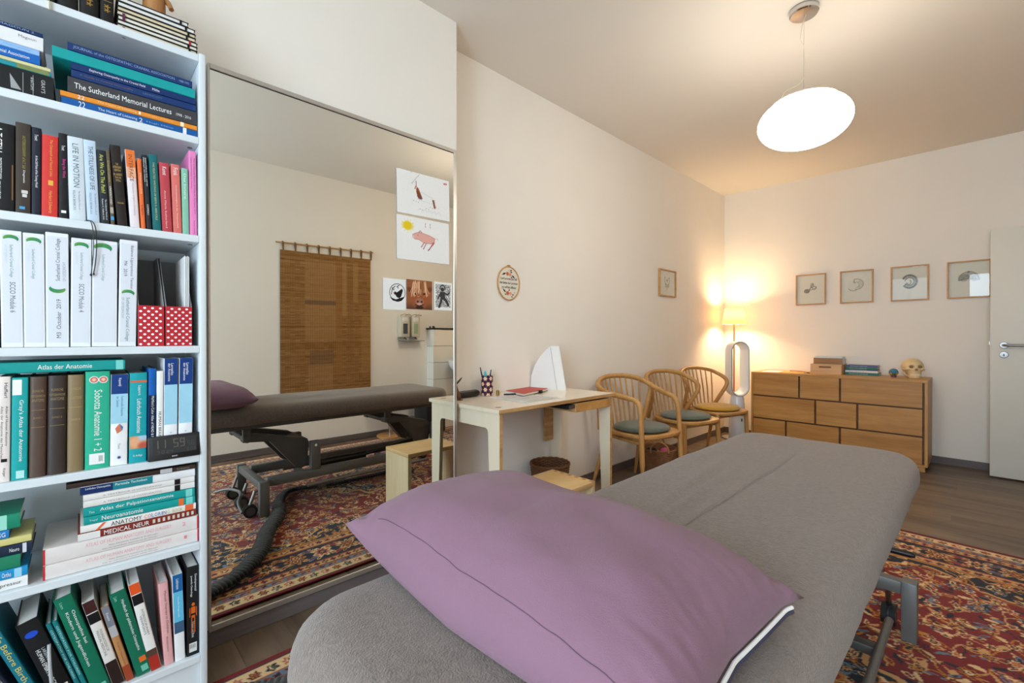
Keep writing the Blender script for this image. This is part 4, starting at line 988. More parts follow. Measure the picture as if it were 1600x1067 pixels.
chair('oak armchair with curved bow rail standing next to the desk', -1.795, 3.085, math.radians(-11), True)
chair('armless oak spindle chair with grey-green pad, middle of the three', -1.80, 3.815, math.radians(-14), False)
chair('armless oak spindle chair with mustard yellow pad beside the white fan', -1.795, 4.475, math.radians(-14), False)
def pad(label, x, y, col, nm, rz):
    t = thing('seat_pad', label, 'seat cushion', (x, y, .4455), (0, 0, rz), 'round seat pads on the oak chairs')
    pr = [(.005, 0.0), (.165, .0), (.188, .004), (.1985, .014), (.1985, .020), (.188, .030), (.165, .0365), (.12, .040), (.06, .041), (.005, .0415)]
    m = MB().lathe(pr, (0, 0, 0), 48, 1.0, 1.06)
    m.v = [(a, b, c + (.003 * mnoise.noise(Vector((a * 14, b * 14, x))) if c > .02 else 0)) for a, b, c in m.v]
    link('cushion', m.mesh('cushion', mat(nm, col, .92, var=.10, nscale=16, bump=.35, bscale=300, sheen=.3), True, 180), t, True)
    link('piping', MB().tube([(.1995 * math.cos(w), .2115 * math.sin(w), .017) for w in np.linspace(0, 2 * PI, 49)], .0028, 6, False).mesh('piping', mat(nm, col)), t, True)
pad('dark grey-green round seat pad on the armchair next to the desk', -1.79, 3.07, (88, 96, 86), 'pad_sage', -.2)
pad('dark grey-green round seat pad on the middle armless chair', -1.79, 3.80, (92, 102, 94), 'pad_sage2', -.25)
pad('mustard yellow round seat pad on the chair beside the fan', -1.785, 4.46, (196, 152, 46), 'pad_mustard', -.25)

# ------------------------------------------------------------------ white loop tower fan
o = thing('tower_fan', 'white bladeless tower fan with tall open oval loop between chair and dresser', 'fan', (-1.80, 5.02, 0))
fm = Matrix.Translation((-1.80, 5.02, 0)) @ Matrix.Rotation(math.radians(-37), 4, 'Z')    # local x = facing direction
FW, FD, z0, z1 = .102, .115, .515, 1.095
FANW = mat('fan_white', (224, 228, 234), .22, var=.01, coat=.3)
def stad(hw, za, zb, n=14):
    r = hw; return [(r * math.cos(a), zb - r + r * math.sin(a)) for a in np.linspace(0, PI, n)] + [(r * math.cos(a), za + r + r * math.sin(a)) for a in np.linspace(PI, 2 * PI, n)]
def loop(prof):   # prof: (x depth, half width, z inset)
    m = MB(); nn = None
    for xd, hw, zi in prof:
        p = stad(hw, z0 + zi, z1 - zi); nn = len(p); m.v += [tuple(fm @ Vector((xd, a, b))) for a, b in p]
    K = len(prof)
    m.f += [(i * nn + k, i * nn + (k + 1) % nn, ((i + 1) % K) * nn + (k + 1) % nn, ((i + 1) % K) * nn + k) for i in range(K) for k in range(nn)]
    return m
loop([(.055, FW, 0), (.058, FW - .006, .006), (.05, FW - .018, .018), (-.03, FW - .034, .034), (-.06, FW - .034, .034), (-.066, FW - .026, .026), (-.066, FW - .010, .010), (-.058, FW, 0), (0, FW + .003, -.003)]).build('loop', FANW, o)
loop([(.0585, FW - .001, .001), (.0602, FW - .003, .003), (.0602, FW - .0055, .0055), (.0575, FW - .007, .007)]).build('front_trim', mat('fan_trim', (96, 98, 104), .3), o)
MB().lathe([(.005, .0), (.098, .0), (.102, .006), (.098, .016), (.082, .024), (.080, .20), (.074, .40), (.066, .49), (.052, .535), (.005, .54)], (-1.80, 5.02, 0), 36).build('base', FANW, o)
mk = MB().box((.0765, -.006, .26), (.0815, .006, .29), .001, fm); mk.build('sensor_window', BLACK, o)

# ------------------------------------------------------------------ floor lamp
LX, LY = -1.941, 5.315
o = thing('floor_lamp', 'slim floor lamp with glowing cream shade standing in the corner', 'lamp', (LX, LY, 0))
MB().lathe([(.005, 0), (.12, 0), (.124, .004), (.124, .014), (.11, .02), (.012, .024)], (LX, LY, 0), 36).build('base', ALU, o)
MB().tube([(LX, LY, .02), (LX, LY, 1.33)], .0075, 12).build('pole', mat('copper_pole', (186, 104, 52), .35, .6), o)
sh = bpy.data.materials.new('lamp_shade_fabric'); sh.use_nodes = True; nt = sh.node_tree; N = nt.nodes; N.remove(N['Principled BSDF'])
tl = N.new('ShaderNodeBsdfTranslucent'); tl.inputs[0].default_value = (.80, .50, .20, 1); df = N.new('ShaderNodeBsdfDiffuse'); df.inputs[0].default_value = (.70, .46, .20, 1)
wv = N.new('ShaderNodeTexNoise'); wv.inputs['Scale'].default_value = 200; rp = N.new('ShaderNodeValToRGB'); rp.color_ramp.elements[0].color = (.16, .092, .038, 1); rp.color_ramp.elements[1].color = (.19, .11, .046, 1)
nt.links.new(wv.outputs['Fac'], rp.inputs[0]); nt.links.new(rp.outputs[0], tl.inputs[0])
mx = N.new('ShaderNodeMixShader'); mx.inputs[0].default_value = .35; nt.links.new(tl.outputs[0], mx.inputs[1]); nt.links.new(df.outputs[0], mx.inputs[2]); nt.links.new(mx.outputs[0], N['Material Output'].inputs[0])
m = MB(); sg = 48
for r_, z_ in ((.126, 1.287), (.096, 1.462)): m.v += [(LX + r_ * math.cos(2 * PI * k / sg), LY + r_ * math.sin(2 * PI * k / sg), z_) for k in range(sg)]
m.f += [(k, (k + 1) % sg, sg + (k + 1) % sg, sg + k) for k in range(sg)]; m.build('lamp_shade', sh, o)
MB().tube([(LX + .1262 * math.cos(w), LY + .1262 * math.sin(w), 1.288) for w in np.linspace(0, 2 * PI, 49)], .0014, 6, False).tube([(LX + .0962 * math.cos(w), LY + .0962 * math.sin(w), 1.461) for w in np.linspace(0, 2 * PI, 49)], .0014, 6, False).build('shade_ring', mat('shade_trim', (226, 190, 130), .8), o)
MB().tube([(LX - .0955, LY, 1.455), (LX + .0955, LY, 1.455)], .002, 6).tube([(LX, LY - .0955, 1.455), (LX, LY + .0955, 1.455)], .002, 6).tube([(LX, LY, 1.33), (LX, LY, 1.455)], .003, 8).build('shade_spider', STEEL, o)
MB().ball((LX, LY, 1.385), .022, .022, .028, 16, 10).build('bulb', mat('bulb_glow', (255, 206, 140), .4, emit=30.0, var=0.0), o)
pd = bpy.data.lights.new('floor_lamp_bulb', 'POINT'); pd.energy = 19; pd.color = (1.0, .72, .40); pd.shadow_soft_size = .05
po = bpy.data.objects.new('floor_lamp_bulb', pd); po.location = (LX, LY, 1.385); COL.objects.link(po)

# ------------------------------------------------------------------ pendant lamp
PX, PY, PZ = -.645, 2.70, 2.25
o = thing('pendant_lamp', 'glowing white oval glass pendant lamp hanging on a wire from the ceiling', 'pendant lamp', (PX, PY, ZC))
gl = mat('opal_glass', (255, 243, 224), .3, var=0.0, emit=10.8)
MB().ball((PX, PY, PZ), .21, .21, .125, 48, 28).build('shade', gl, o)
MB().lathe([(.004, .131), (.08, .124), (.128, .106), (.150, .0925), (.150, .0955), (.128, .109), (.08, .127), (.004, .134)], (PX, PY, PZ), 40).build('light_block_plate', WHITE, o)  # unseen plate added on the shade to cut its light on the ceiling
MB().lathe([(.005, 0), (.062, 0), (.066, -.004), (.066, -.026), (.060, -.032), (.005, -.0335)], (PX, PY, ZC), 40).build('canopy', CHROME, o)
cp = smooth_path([(PX + .01, PY, ZC - .03), (PX - .005, PY - .01, ZC - .09), (PX - .012, PY - .012, ZC - .16), (PX, PY, ZC - .19), (PX + .003, PY, ZC - .30), (PX, PY, ZC - .355), (PX - .03, PY - .01, ZC - .385), (PX - .075, PY - .03, ZC - .405), (PX - .088, PY - .035, ZC - .43), (PX - .092, PY - .04, PZ + .128)], 6)
MB().tube(cp, .0018, 6).build('cord', mat('clear_cord', (236, 222, 196), .35), o)
MB().tube([(PX, PY, ZC - .03), (PX, PY, PZ + .12)], .0006, 5).build('wire', STEEL, o)
MB().tube([(PX, PY, PZ + .118), (PX, PY, PZ + .15)], .012, 12).build('holder', CHROME, o)

# ------------------------------------------------------------------ chest of drawers
o = thing('chest_of_drawers', 'long oak chest of nine staggered drawers standing at the back wall', 'dresser', (-1.0, 5.35, 0))
cx0, cx1, cy0, cy1, cz0, cz1 = -1.692, -.319, 5.108, 5.578, .045, .776
MB().box((cx0, cy0, cz1 - .022), (cx1, cy1, cz1), .0015).build('top_board', OAK, o)
MB().box((cx0, cy0, cz0), (cx1, cy1, cz0 + .018), .0015).build('bottom_board', OAK, o)
for x in (cx0, cx1 - .020): MB().box((x, cy0, cz0 + .018), (x + .020, cy1, cz1 - .022), .0015).build('side_panel', OAKZ, o)
MB().box((cx0 + .020, cy1 - .01, cz0 + .018), (cx1 - .020, cy1 - .002, cz1 - .022)).build('back_board', OAK, o, False)
MB().box((cx0 + .022, cy0 + .045, cz0 + .02), (cx1 - .022, cy0 + .055, cz1 - .024)).build('gap_shade_board', wood('oak_shade', (110, 72, 40), (140, 96, 56), 'x'), o, False)  # darker board stands for the shade in the gaps between drawers
rows = [(.541, .754, (-1.672, -1.2470, -.916, -.339)), (.305, .527, (-1.672, -1.112, -.786, -.339)), (.066, .291, (-1.672, -1.362, -.916, -.339))]
for (za, zb, xs) in rows:
    for k in range(3):
        a, b_ = xs[k], xs[k + 1] - .014
        MB().box((a + .002, cy0 + .001, za), (b_, cy0 + .024, zb), .0015).build('drawer', wood('oak_drawer', (178, 122, 58), (208, 154, 86), 'x', .42, 6, rand=.06), o)
for x in (cx0 + .012, cx1 - .062):
    for yy in (cy0 + .02, cy1 - .06): MB().box((x, yy, 0), (x + .045, yy + .045, cz0), .002).build('foot', OAK, o)

TOP = cz1
o = thing('card_box', 'light wooden card index box with slot handle on the dresser', 'box', (-1.07, 5.40, TOP))
PLYB = wood('box_birch', (206, 164, 116), (222, 184, 138), 'x', .5, 6)
bx = MB().box((-1.196, 5.275, TOP), (-.942, 5.285, TOP + .098), .001); bx.build('front_panel', PLYB, o)
for x in (-1.196, -.950): MB().box((x, 5.285, TOP), (x + .008, 5.54, TOP + .098), .001).build('side_panel', PLYB, o)
MB().box((-1.188, 5.532, TOP), (-.950, 5.54, TOP + .150), .001).build('back_panel', PLYB, o)
MB().box((-1.188, 5.36, TOP + .0), (-.950, 5.37, TOP + .155), .001).build('divider', wood('box_walnutish', (150, 108, 66), (176, 130, 84), 'x'), o)
MB().box((-1.188, 5.285, TOP + .0005), (-.950, 5.532, TOP + .006)).build('bottom_panel', PLYB, o, False)
MB().box((-1.125, 5.2745, TOP + .062), (-1.025, 5.2762, TOP + .078), .0005).build('slot_handle', wood('slot_dark', (120, 78, 44), (140, 94, 56), 'x'), o)
cards = MB()
for k in range(15): cards.box((-1.182 + .001 * (k % 3), 5.376 + .0102 * k, TOP + .007), (-.956 + .001 * (k % 2), 5.3835 + .0102 * k, TOP + .166 + .003 * ((k * 7) % 3)))
a = cards.build('index_cards', mat('index_card', (218, 224, 226), .8, var=.06, nscale=60), o, False); a['kind'] = 'stuff'

def lying_book(label, x0, x1, y0, y1, z, th, col, rz=0.0, band=None):
    c_ = ((x0 + x1) / 2, (y0 + y1) / 2)
    t = thing('book', label, 'book', (c_[0], c_[1], z), (0, 0, rz), 'books stacked on the dresser')
    hw, hd = (x1 - x0) / 2, (y1 - y0) / 2; m = mat('book_%d_%d_%d' % col, col, .5)
    cvm = MB().box((-hw, -hd, 0), (hw, hd, .0016)).box((-hw, -hd, th - .0016), (hw, hd, th)).box((-hw, -hd, .0016), (hw, -hd + .003, th - .0016))
    link('cover', cvm.mesh('cover', m, False), t, True)
    link('pages', MB().box((-hw + .003, -hd + .003, .0016), (hw - .003, hd - .003, th - .0016)).mesh('pages', PAPER, False), t, True)
    letter(t, 'Anatomie Lehrbuch', hw * 1.1, th * .38, band or (230, 230, 230), (-hw * .75, -hd - .0003, th * .3), (1, 0, 0), (0, 0, 1))
z = TOP
for (lb, a, b_, th, col, rz_, bd) in (('teal paperback at the bottom of the book stack on the dresser', -.935, -.672, .024, (22, 108, 100), .02, (210, 226, 220)), ('white book above the teal paperback in the dresser stack', -.93, -.680, .020, (228, 224, 222), -.02, (120, 130, 140)), ('navy and white book in the middle of the dresser stack', -.928, -.685, .012, (40, 60, 104), .02, (200, 210, 230)), ('green book second from top of the dresser stack', -.925, -.690, .019, (34, 116, 84), -.01, (210, 230, 216)), ('violet-blue book topmost of the dresser stack', -.922, -.684, .016, (80, 84, 146), .015, (220, 220, 236))):
    lying_book(lb, a, b_, 5.385, 5.55, z, th, col, rz_, bd); z += th + .0004

# skulls
def skull(name, label, c, R, yaw, painted_=False):
    t = thing(name, label, 'skull model', c, (0, 0, yaw), None)
    def dents(d):   # d: unit vector, local -y is the face
        r = 1.0
        for (v, s, dep) in (((-.37, -.88, .06), .21, .20), ((.37, -.88, .06), .21, .20), ((0, -.94, -.26), .12, .14)):
            q = (d - Vector(v).normalized()).length; r -= dep * math.exp(-(q / s) ** 4)
        for (v, s, dep) in (((-.40, -.86, .32), .18, .05), ((.40, -.86, .32), .18, .05), ((-.66, -.66, -.22), .20, .08), ((.66, -.66, -.22), .20, .08), ((0, -.99, .02), .11, .06), ((0, -.9, -.46), .22, .10)):
            q = (d - Vector(v).normalized()).length; r += dep * math.exp(-(q / s) ** 2)
        return r
    m = MB(); U, V = 64, 44
    for j in range(V + 1):
        ph = PI * j / V
        for i in range(U):
            w = 2 * PI * i / U; d = Vector((math.sin(ph) * math.cos(w), math.sin(ph) * math.sin(w), math.cos(ph))); r = dents(d)
            sx, sy, sz = .78, 1.0, .80
            z_ = d.z * r * sz
            if z_ < 0: z_ *= (.62 if d.y > .1 else .98)
            tap = 1 - .22 * max(0, -d.z) * (1 if d.y < 0 else .4)
            m.v.append((d.x * r * sx * R * tap, d.y * r * sy * R, z_ * R + R * .98))
    m.f = [(j * U + i, j * U + (i + 1) % U, (j + 1) * U + (i + 1) % U, (j + 1) * U + i) for j in range(V) for i in range(U)]
    return t, m
BONE = mat('bone_plastic', (226, 200, 152), .5, var=.05, nscale=14)
R = .098
t, m = skull('skull_model', 'cream life-size human skull model near the door end of the dresser', (-.440, 5.385, TOP), R, math.radians(22))
link('cranium', m.mesh('cranium', BONE, True, 180), t, True)
j = MB(); j.lathe([(.02, .0), (.043, .002), (.047, .014), (.044, .03), (.046, .05), (.052, .068)], (0, -.048, 0), 26, .98, .95)
link('jaw', j.mesh('jaw', BONE, True, 60), t, True)
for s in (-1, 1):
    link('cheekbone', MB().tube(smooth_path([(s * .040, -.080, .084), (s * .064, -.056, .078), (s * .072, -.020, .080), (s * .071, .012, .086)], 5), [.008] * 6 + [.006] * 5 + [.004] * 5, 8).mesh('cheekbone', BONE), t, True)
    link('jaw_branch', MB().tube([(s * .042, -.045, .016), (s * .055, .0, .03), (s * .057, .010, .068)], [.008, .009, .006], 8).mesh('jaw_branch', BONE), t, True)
    link('eye_socket', MB().ball((s * .031, -.074, .102), .017, .010, .0145, 16, 10).mesh('eye_socket', mat('socket_shade', (150, 116, 76), .9)), t, True)  # darker plugs in orbits and nose stand for shade in the hollows
link('nose_opening', MB().prism([(-.009, .068), (.009, .068), (.003, .088), (-.003, .088)], -.0985, -.082, lambda u, v, h: (u, h, v)).mesh('nose_opening', mat('socket_shade', (150, 116, 76), .9)), t, True)
for row_, z_ in ((0, .026), (1, .036)):
    for k in range(10):
        an = -PI / 2 + (k - 4.5) * .19
        link('tooth', MB().box((-.0034, -.002, -.0048), (.0034, .002, .0048), .001, Matrix.Translation((.0455 * math.cos(an), -.045 + .044 * math.sin(an), z_)) @ Matrix.Rotation(an + PI / 2, 4, 'Z')).mesh('tooth', mat('tooth_ivory', (236, 222, 186), .4)), t, True)
link('skull_base', MB().box((-.03, -.02, .0), (.03, .06, .03), .01).mesh('skull_base', BONE), t, True)
R2 = .044
t, m = skull('painted_skull', 'small multicoloured painted skull model beside the cream skull', (-.563, 5.335, TOP), R2, math.radians(10))
me = m.mesh('cranium', None, True, 180)
cols = []
for v in me.vertices:
    d = Vector((v.co.x, v.co.y, v.co.z - R2 * .95)).normalized()
    c_ = (70, 130, 164)
    if d.y > -.25: c_ = (150, 92, 52)
    elif d.z < -.05 and abs(d.x) > .38: c_ = (222, 168, 30)
    elif d.z < -.12: c_ = (70, 104, 44)
    if d.z < -.62: c_ = (96, 62, 104)
    if d.z > .82: c_ = (86, 110, 122)
    cols.append(tuple(lin(c_)) + (1.0,))
a = me.color_attributes.new('pattern', 'FLOAT_COLOR', 'POINT'); a.data.foreach_set('color', np.array(cols, np.float32).ravel())
me.materials.append(colattr_mat('skull_paint', .45)); link('cranium', me, t, True)
for s in (-1, 1): link('eye_socket', MB().ball((s * .0125, -.0295, .033), .0065, .005, .0055, 12, 8).mesh('eye_socket', mat('socket_dark', (52, 70, 84), .8)), t, True)
link('jaw', MB().lathe([(.008, 0), (.019, .001), (.020, .008), (.018, .022)], (0, -.012, 0), 20).mesh('jaw', mat('skull_plum', (92, 62, 100), .5)), t, True)
# papers and leather roll at the lamp end of the dresser
o = MB().box((-1.45, 5.22, TOP), (-1.24, 5.50, TOP + .004), .001, None).build('paper_folder', mat('folder_yellow', (232, 196, 104), .7)); tag(o, 'flat yellow folder lying on the lamp end of the dresser', 'folder')
o = MB().box((-1.62, 5.2, TOP), (-1.47, 5.42, TOP + .0025), .0005).build('paper_sheets', mat('sheet_white', (240, 240, 238), .8)); tag(o, 'stack of white paper sheets at the lamp corner of the dresser', 'paper')
o = MB().tube(smooth_path([(-1.40, 5.36, TOP + .011), (-1.33, 5.35, TOP + .013), (-1.27, 5.33, TOP + .011), (-1.225, 5.30, TOP + .006)], 6), [.006] * 12 + [.0052] * 7, 8).build('leather_roll', mat('leather_rose', (190, 134, 108), .6)); tag(o, 'narrow rose-brown leather strap lying on the yellow folder', 'strap')
o = MB().tube([(-1.228, 5.29, TOP + .0045), (-1.205, 5.285, TOP + .0045)], .0045, 8).build('marker_stub', BLACK); tag(o, 'tiny black pen end between yellow folder and card box', 'pen')

# ------------------------------------------------------------------ framed anatomy drawings
FRM = wood('frame_oak', (190, 138, 78), (210, 160, 100), 'x', .45, 10); FRMZ = wood('frame_oak_z', (190, 138, 78), (210, 160, 100), 'z', .45, 10)
INK = (92, 88, 82)
def sk(n):
    r_ = np.random.default_rng(40 + n); d = canvas(96, 80, (238, 230, 218)); A = .84; K = dict(asp=A, soft=.014)
    if n == 0:
        stroke(d, arc(.36, .55, .085, .06, 0, 2 * PI), .012, INK, **K); disc(d, .36, .55, .06, (130, 126, 120), A); stroke(d, [(.43, .53), (.50, .44), (.55, .36), (.58, .30)], .012, INK, **K)
        stroke(d, arc(.55, .36, .05, .07, 0, 2 * PI), .008, INK, **K); stroke(d, arc(.63, .45, .07, .05, 0, 2 * PI), .009, INK, **K); stroke(d, [(.46, .52), (.60, .50), (.70, .42)], .008, INK, **K)
    elif n == 1:
        P = arc(.52, .42, .20, .17, -2.0, 1.9); stroke(d, P, .010, (140, 136, 128), **K); stroke(d, arc(.50, .44, .09, .09, -1.9, 1.7), .008, (150, 146, 138), **K)
        stroke(d, [(.43, .26), (.42, .36), (.46, .38)], .009, INK, **K); stroke(d, arc(.40, .52, .16, .11, .9, 2.9), .010, (140, 136, 128), **K)
        for k in range(5): stroke(d, arc(.52, .42, .19 - .02 * k, .16 - .018 * k, -1.2, 1.3), .003, (170, 166, 158), **K)
    elif n == 2:
        stroke(d, arc(.50, .45, .20, .19, -2.6, 2.4), .028, (120, 116, 108), **K); stroke(d, arc(.50, .45, .22, .21, -2.6, 2.4), .008, INK, **K); stroke(d, arc(.50, .45, .13, .12, -2.9, 2.6), .012, INK, **K)
        for k in range(14): q = -2.5 + k * .36; stroke(d, [(.50 + .15 * math.cos(q), .45 + .14 * math.sin(q)), (.50 + .22 * math.cos(q + .1), .45 + .21 * math.sin(q + .1))], .006, INK, **K)
        stroke(d, arc(.48, .47, .06, .07, -1, 3), .012, (130, 126, 118), **K); stroke(d, [(.34, .58), (.44, .50)], .012, INK, **K)
    elif n == 3:
        disc(d, .37, .44, .11, (176, 170, 160), A, .05); disc(d, .63, .44, .11, (176, 170, 160), A, .05); stroke(d, arc(.5, .52, .25, .24, PI, 2 * PI), .007, INK, **K); stroke(d, [(.25, .52), (.42, .49), (.5, .46), (.58, .49), (.75, .52)], .010, INK, **K)
        for k in range(16): q = PI + .1 + k * .19; stroke(d, [(.5 + .10 * math.cos(q), .50 + .07 * math.sin(q)), (.5 + .23 * math.cos(q), .51 + .22 * math.sin(q))], .008, (120, 116, 110), **K)
        disc(d, .5, .29, .03, (130, 126, 120), A)
    else:
        d = canvas(70, 92, (238, 230, 218)); A = 1.31; K = dict(asp=A, soft=.014)
        for s in (-1, 1): stroke(d, [(.5 + s * .14, .26), (.5 + s * .17, .36), (.5 + s * .13, .48), (.5 + s * .08, .56), (.5 + s * .05, .66)], .012, INK, **K); stroke(d, [(.5 + s * .12, .27), (.5 + s * .06, .38), (.5, .40)], .008, INK, **K); stroke(d, arc(.5 + s * .08, .60, .04, .06, 0, 2 * PI), .009, INK, **K)
        stroke(d, [(.5, .30), (.5, .56), (.48, .75)], .010, (120, 116, 110), **K); disc(d, .5, .40, .04, (150, 146, 138), A)
    return d
ART = colattr_mat('art_paper', .85)
def aged(d, n):
    pp_ = np.array((238, 230, 218.)); g = np.random.default_rng(n).normal(.85, .28, d.shape[:2]); return pp_ + (d - pp_) * np.clip(g, .25, 1.3)[..., None]
def picture(label, o_, eu, ev, nrm, n):
    eu, ev, nrm = Vector(eu), Vector(ev), Vector(nrm); O_ = Vector(o_)
    t = thing('framed_drawing', label, 'picture', O_ + eu / 2 + ev / 2, (0, 0, 0), 'framed anatomy drawings')
    w, h = eu.length, ev.length; M_ = frame_mtx(O_, eu, ev)
    if (eu.normalized().cross(ev.normalized())).dot(nrm) < 0: raise ValueError
    b_, dp = .012, .020
    m = MB()
    for (a, c) in (((0, 0, 0), (b_, h, dp)), ((w - b_, 0, 0), (w, h, dp)), ((b_, 0, 0), (w - b_, b_, dp)), ((b_, h - b_, 0), (w - b_, h, dp))): m.box(a, c, .001, M_)
    m.build('frame', FRM, t)
    MB().box((b_, b_, .001), (w - b_, h - b_, .006), 0, M_).build('backing', mat('sheet_white', (240, 240, 238), .8), t, False)
    painted('drawing_sheet', aged(sk(n), n), M_ @ Vector((b_, b_, .0065)), eu.normalized() * (w - 2 * b_), ev.normalized() * (h - 2 * b_), ART, t)
    MB().box((b_, b_, .012), (w - b_, h - b_, .0135), 0, M_).build('glass', GLASS, t, False)
yw = YB - .0005
for k, (x0, x1, lb) in enumerate(((-1.402, -1.130, 'oak-framed small organ drawing with two lobes above the lamp end of the dresser'), (-1.010, -.743, 'oak-framed pale stomach drawing, second picture along from the lamp'), (-.613, -.344, 'oak-framed dark coiled intestine drawing above the skull'), (-.226, .046, 'oak-framed fan-shaped organ drawing partly hidden by the door'))):
    picture(lb, (x0, yw, 1.480), (x1 - x0, 0, 0), (0, 0, .325), (0, -1, 0), k)
picture('oak-framed pelvis drawing hanging alone above the chairs', (XL + .0005, 3.995, 1.537), (0, .335, 0), (0, 0, .262), (1, 0, 0), 4)

# ------------------------------------------------------------------ embroidery hoop
hy_, hz_ = 2.026, 1.491
o = thing('embroidery_hoop', 'small oval embroidery hoop with stitched words and flowers on the wall above the desk', 'embroidery', (XL, hy_, hz_))
HW, HH = .096, .108
MB().tube([(XL + .006, hy_ + HW * math.cos(w), hz_ + HH * math.sin(w)) for w in np.linspace(0, 2 * PI, 61)], .0048, 8, False).build('hoop', FRM, o)
MB().prism([(HW * .985 * math.cos(w), HH * .985 * math.sin(w)) for w in np.linspace(0, 2 * PI, 48, endpoint=False)], XL + .003, XL + .0065, lambda u, v, h: (h, hy_ + u, hz_ + v)).build('linen', mat('linen', (234, 226, 210), .95, bump=.3, bscale=900), o)
MB().box((XL + .002, hy_ - .006, hz_ + HH + .003), (XL + .012, hy_ + .006, hz_ + HH + .012), .001).tube([(XL + .007, hy_ - .016, hz_ + HH + .008), (XL + .007, hy_ + .016, hz_ + HH + .008)], .0022, 8).build('screw', mat('brass', (186, 148, 76), .35, .8), o)
xx = XL + .0068
for (s, yo, zo, L_, H_) in (("I can't promise you will", -.077, .018, .154, .021), ('feel better but I promise', -.080, -.010, .160, .021), ('you will feel different', -.066, -.038, .134, .021)):
    letter(o, s, L_, H_, (38, 34, 36), (xx, hy_ + yo, hz_ + zo), (0, 1, 0), (0, 0, 1), shear=.35, bold=.02, local=False)
def flower(y, z, r, col, nm='stitched_flower'):
    MB().prism([(r * (.82 + .18 * math.cos(6 * w)) * math.cos(w), r * (.82 + .18 * math.cos(6 * w)) * math.sin(w)) for w in np.linspace(0, 2 * PI, 36, endpoint=False)], xx - .0005, xx + .0012, lambda u, v, h: (h, hy_ + y + u, hz_ + z + v)).build(nm, mat('thread_%d_%d' % col[:2], col, .9), o)
for p in ((-.012, .062, .014, (206, 110, 76)), (.012, .058, .012, (226, 150, 116)), (.002, .084, .006, (226, 190, 130)), (-.010, -.064, .015, (202, 100, 70)), (.016, -.066, .013, (228, 154, 122)), (.052, -.058, .006, (230, 190, 140))): flower(*p)
def sleaf(y0, z0_, y1, z1_, r):
    v = Vector((y1 - y0, z1_ - z0_)); nn = Vector((-v.y, v.x)).normalized() * r
    MB().prism([(y0, z0_), (y0 + v.x * .4 + nn.x, z0_ + v.y * .4 + nn.y), (y1, z1_), (y0 + v.x * .4 - nn.x, z0_ + v.y * .4 - nn.y)], xx - .0004, xx + .001, lambda u, w, h: (h, hy_ + u, hz_ + w)).build('stitched_leaf', mat('thread_olive', (66, 58, 38), .9), o)
for q in ((-.026, .066, -.062, .052, .007), (.026, .056, .058, .034, .006), (.012, .082, .030, .090, .005), (.014, .074, .034, .074, .005), (.018, .046, .032, .034, .005), (-.026, -.060, -.054, -.036, .006), (.000, -.050, .008, -.036, .005), (.030, -.076, .046, -.070, .005), (.024, -.082, .034, -.092, .005), (-.022, -.074, -.038, -.070, .004)): sleaf(*q)
# ------------------------------------------------------------------ bookcase
BX0, BX1, BY0, BY1 = XP, -1.684, -.515, .286
bc = thing('bookcase', 'tall white bookcase packed with anatomy books beside the mirror', 'bookcase', (BX1, (BY0 + BY1) / 2, 0))
BWH = mat('bookcase_white', (214, 221, 225), .38, var=.006)
for (a, b_) in ((BY0, BY0 + .0185), (BY1 - .0185, BY1)): MB().box((BX0 + .013, a, .0095), (BX1, b_, 2.022), .003).build('side_panel', BWH, bc)
MB().box((BX0 + .001, BY0 + .01, .04), (BX0 + .006, BY1 - .01, 2.0)).build('back_panel', BWH, bc, False)
SH = dict(A=2.0165, B=1.760, C=1.455, D=1.113, E=.775, F=.500, G=.149)
for k, z in SH.items():
    s = MB().box((BX0 + .006, BY0 + .0185, z - .022), (BX1 - .001, BY1 - .0185, z), .0015).build('shelf', BWH, bc)
    if k in 'BCD':
        MB().lathe([(.001, 0), (.0065, 0), (.0065, -.0012), (.001, -.0012)], (BX1 - .05, BY1 - .035, z - .0225), 14).build('cam_lock', mat('cam_grey', (120, 124, 126), .5, .5), s)
MB().box((BX1 - .03, BY0 + .0185, .0095), (BX1 - .012, BY1 - .0185, .126), .001).build('plinth', BWH, bc)

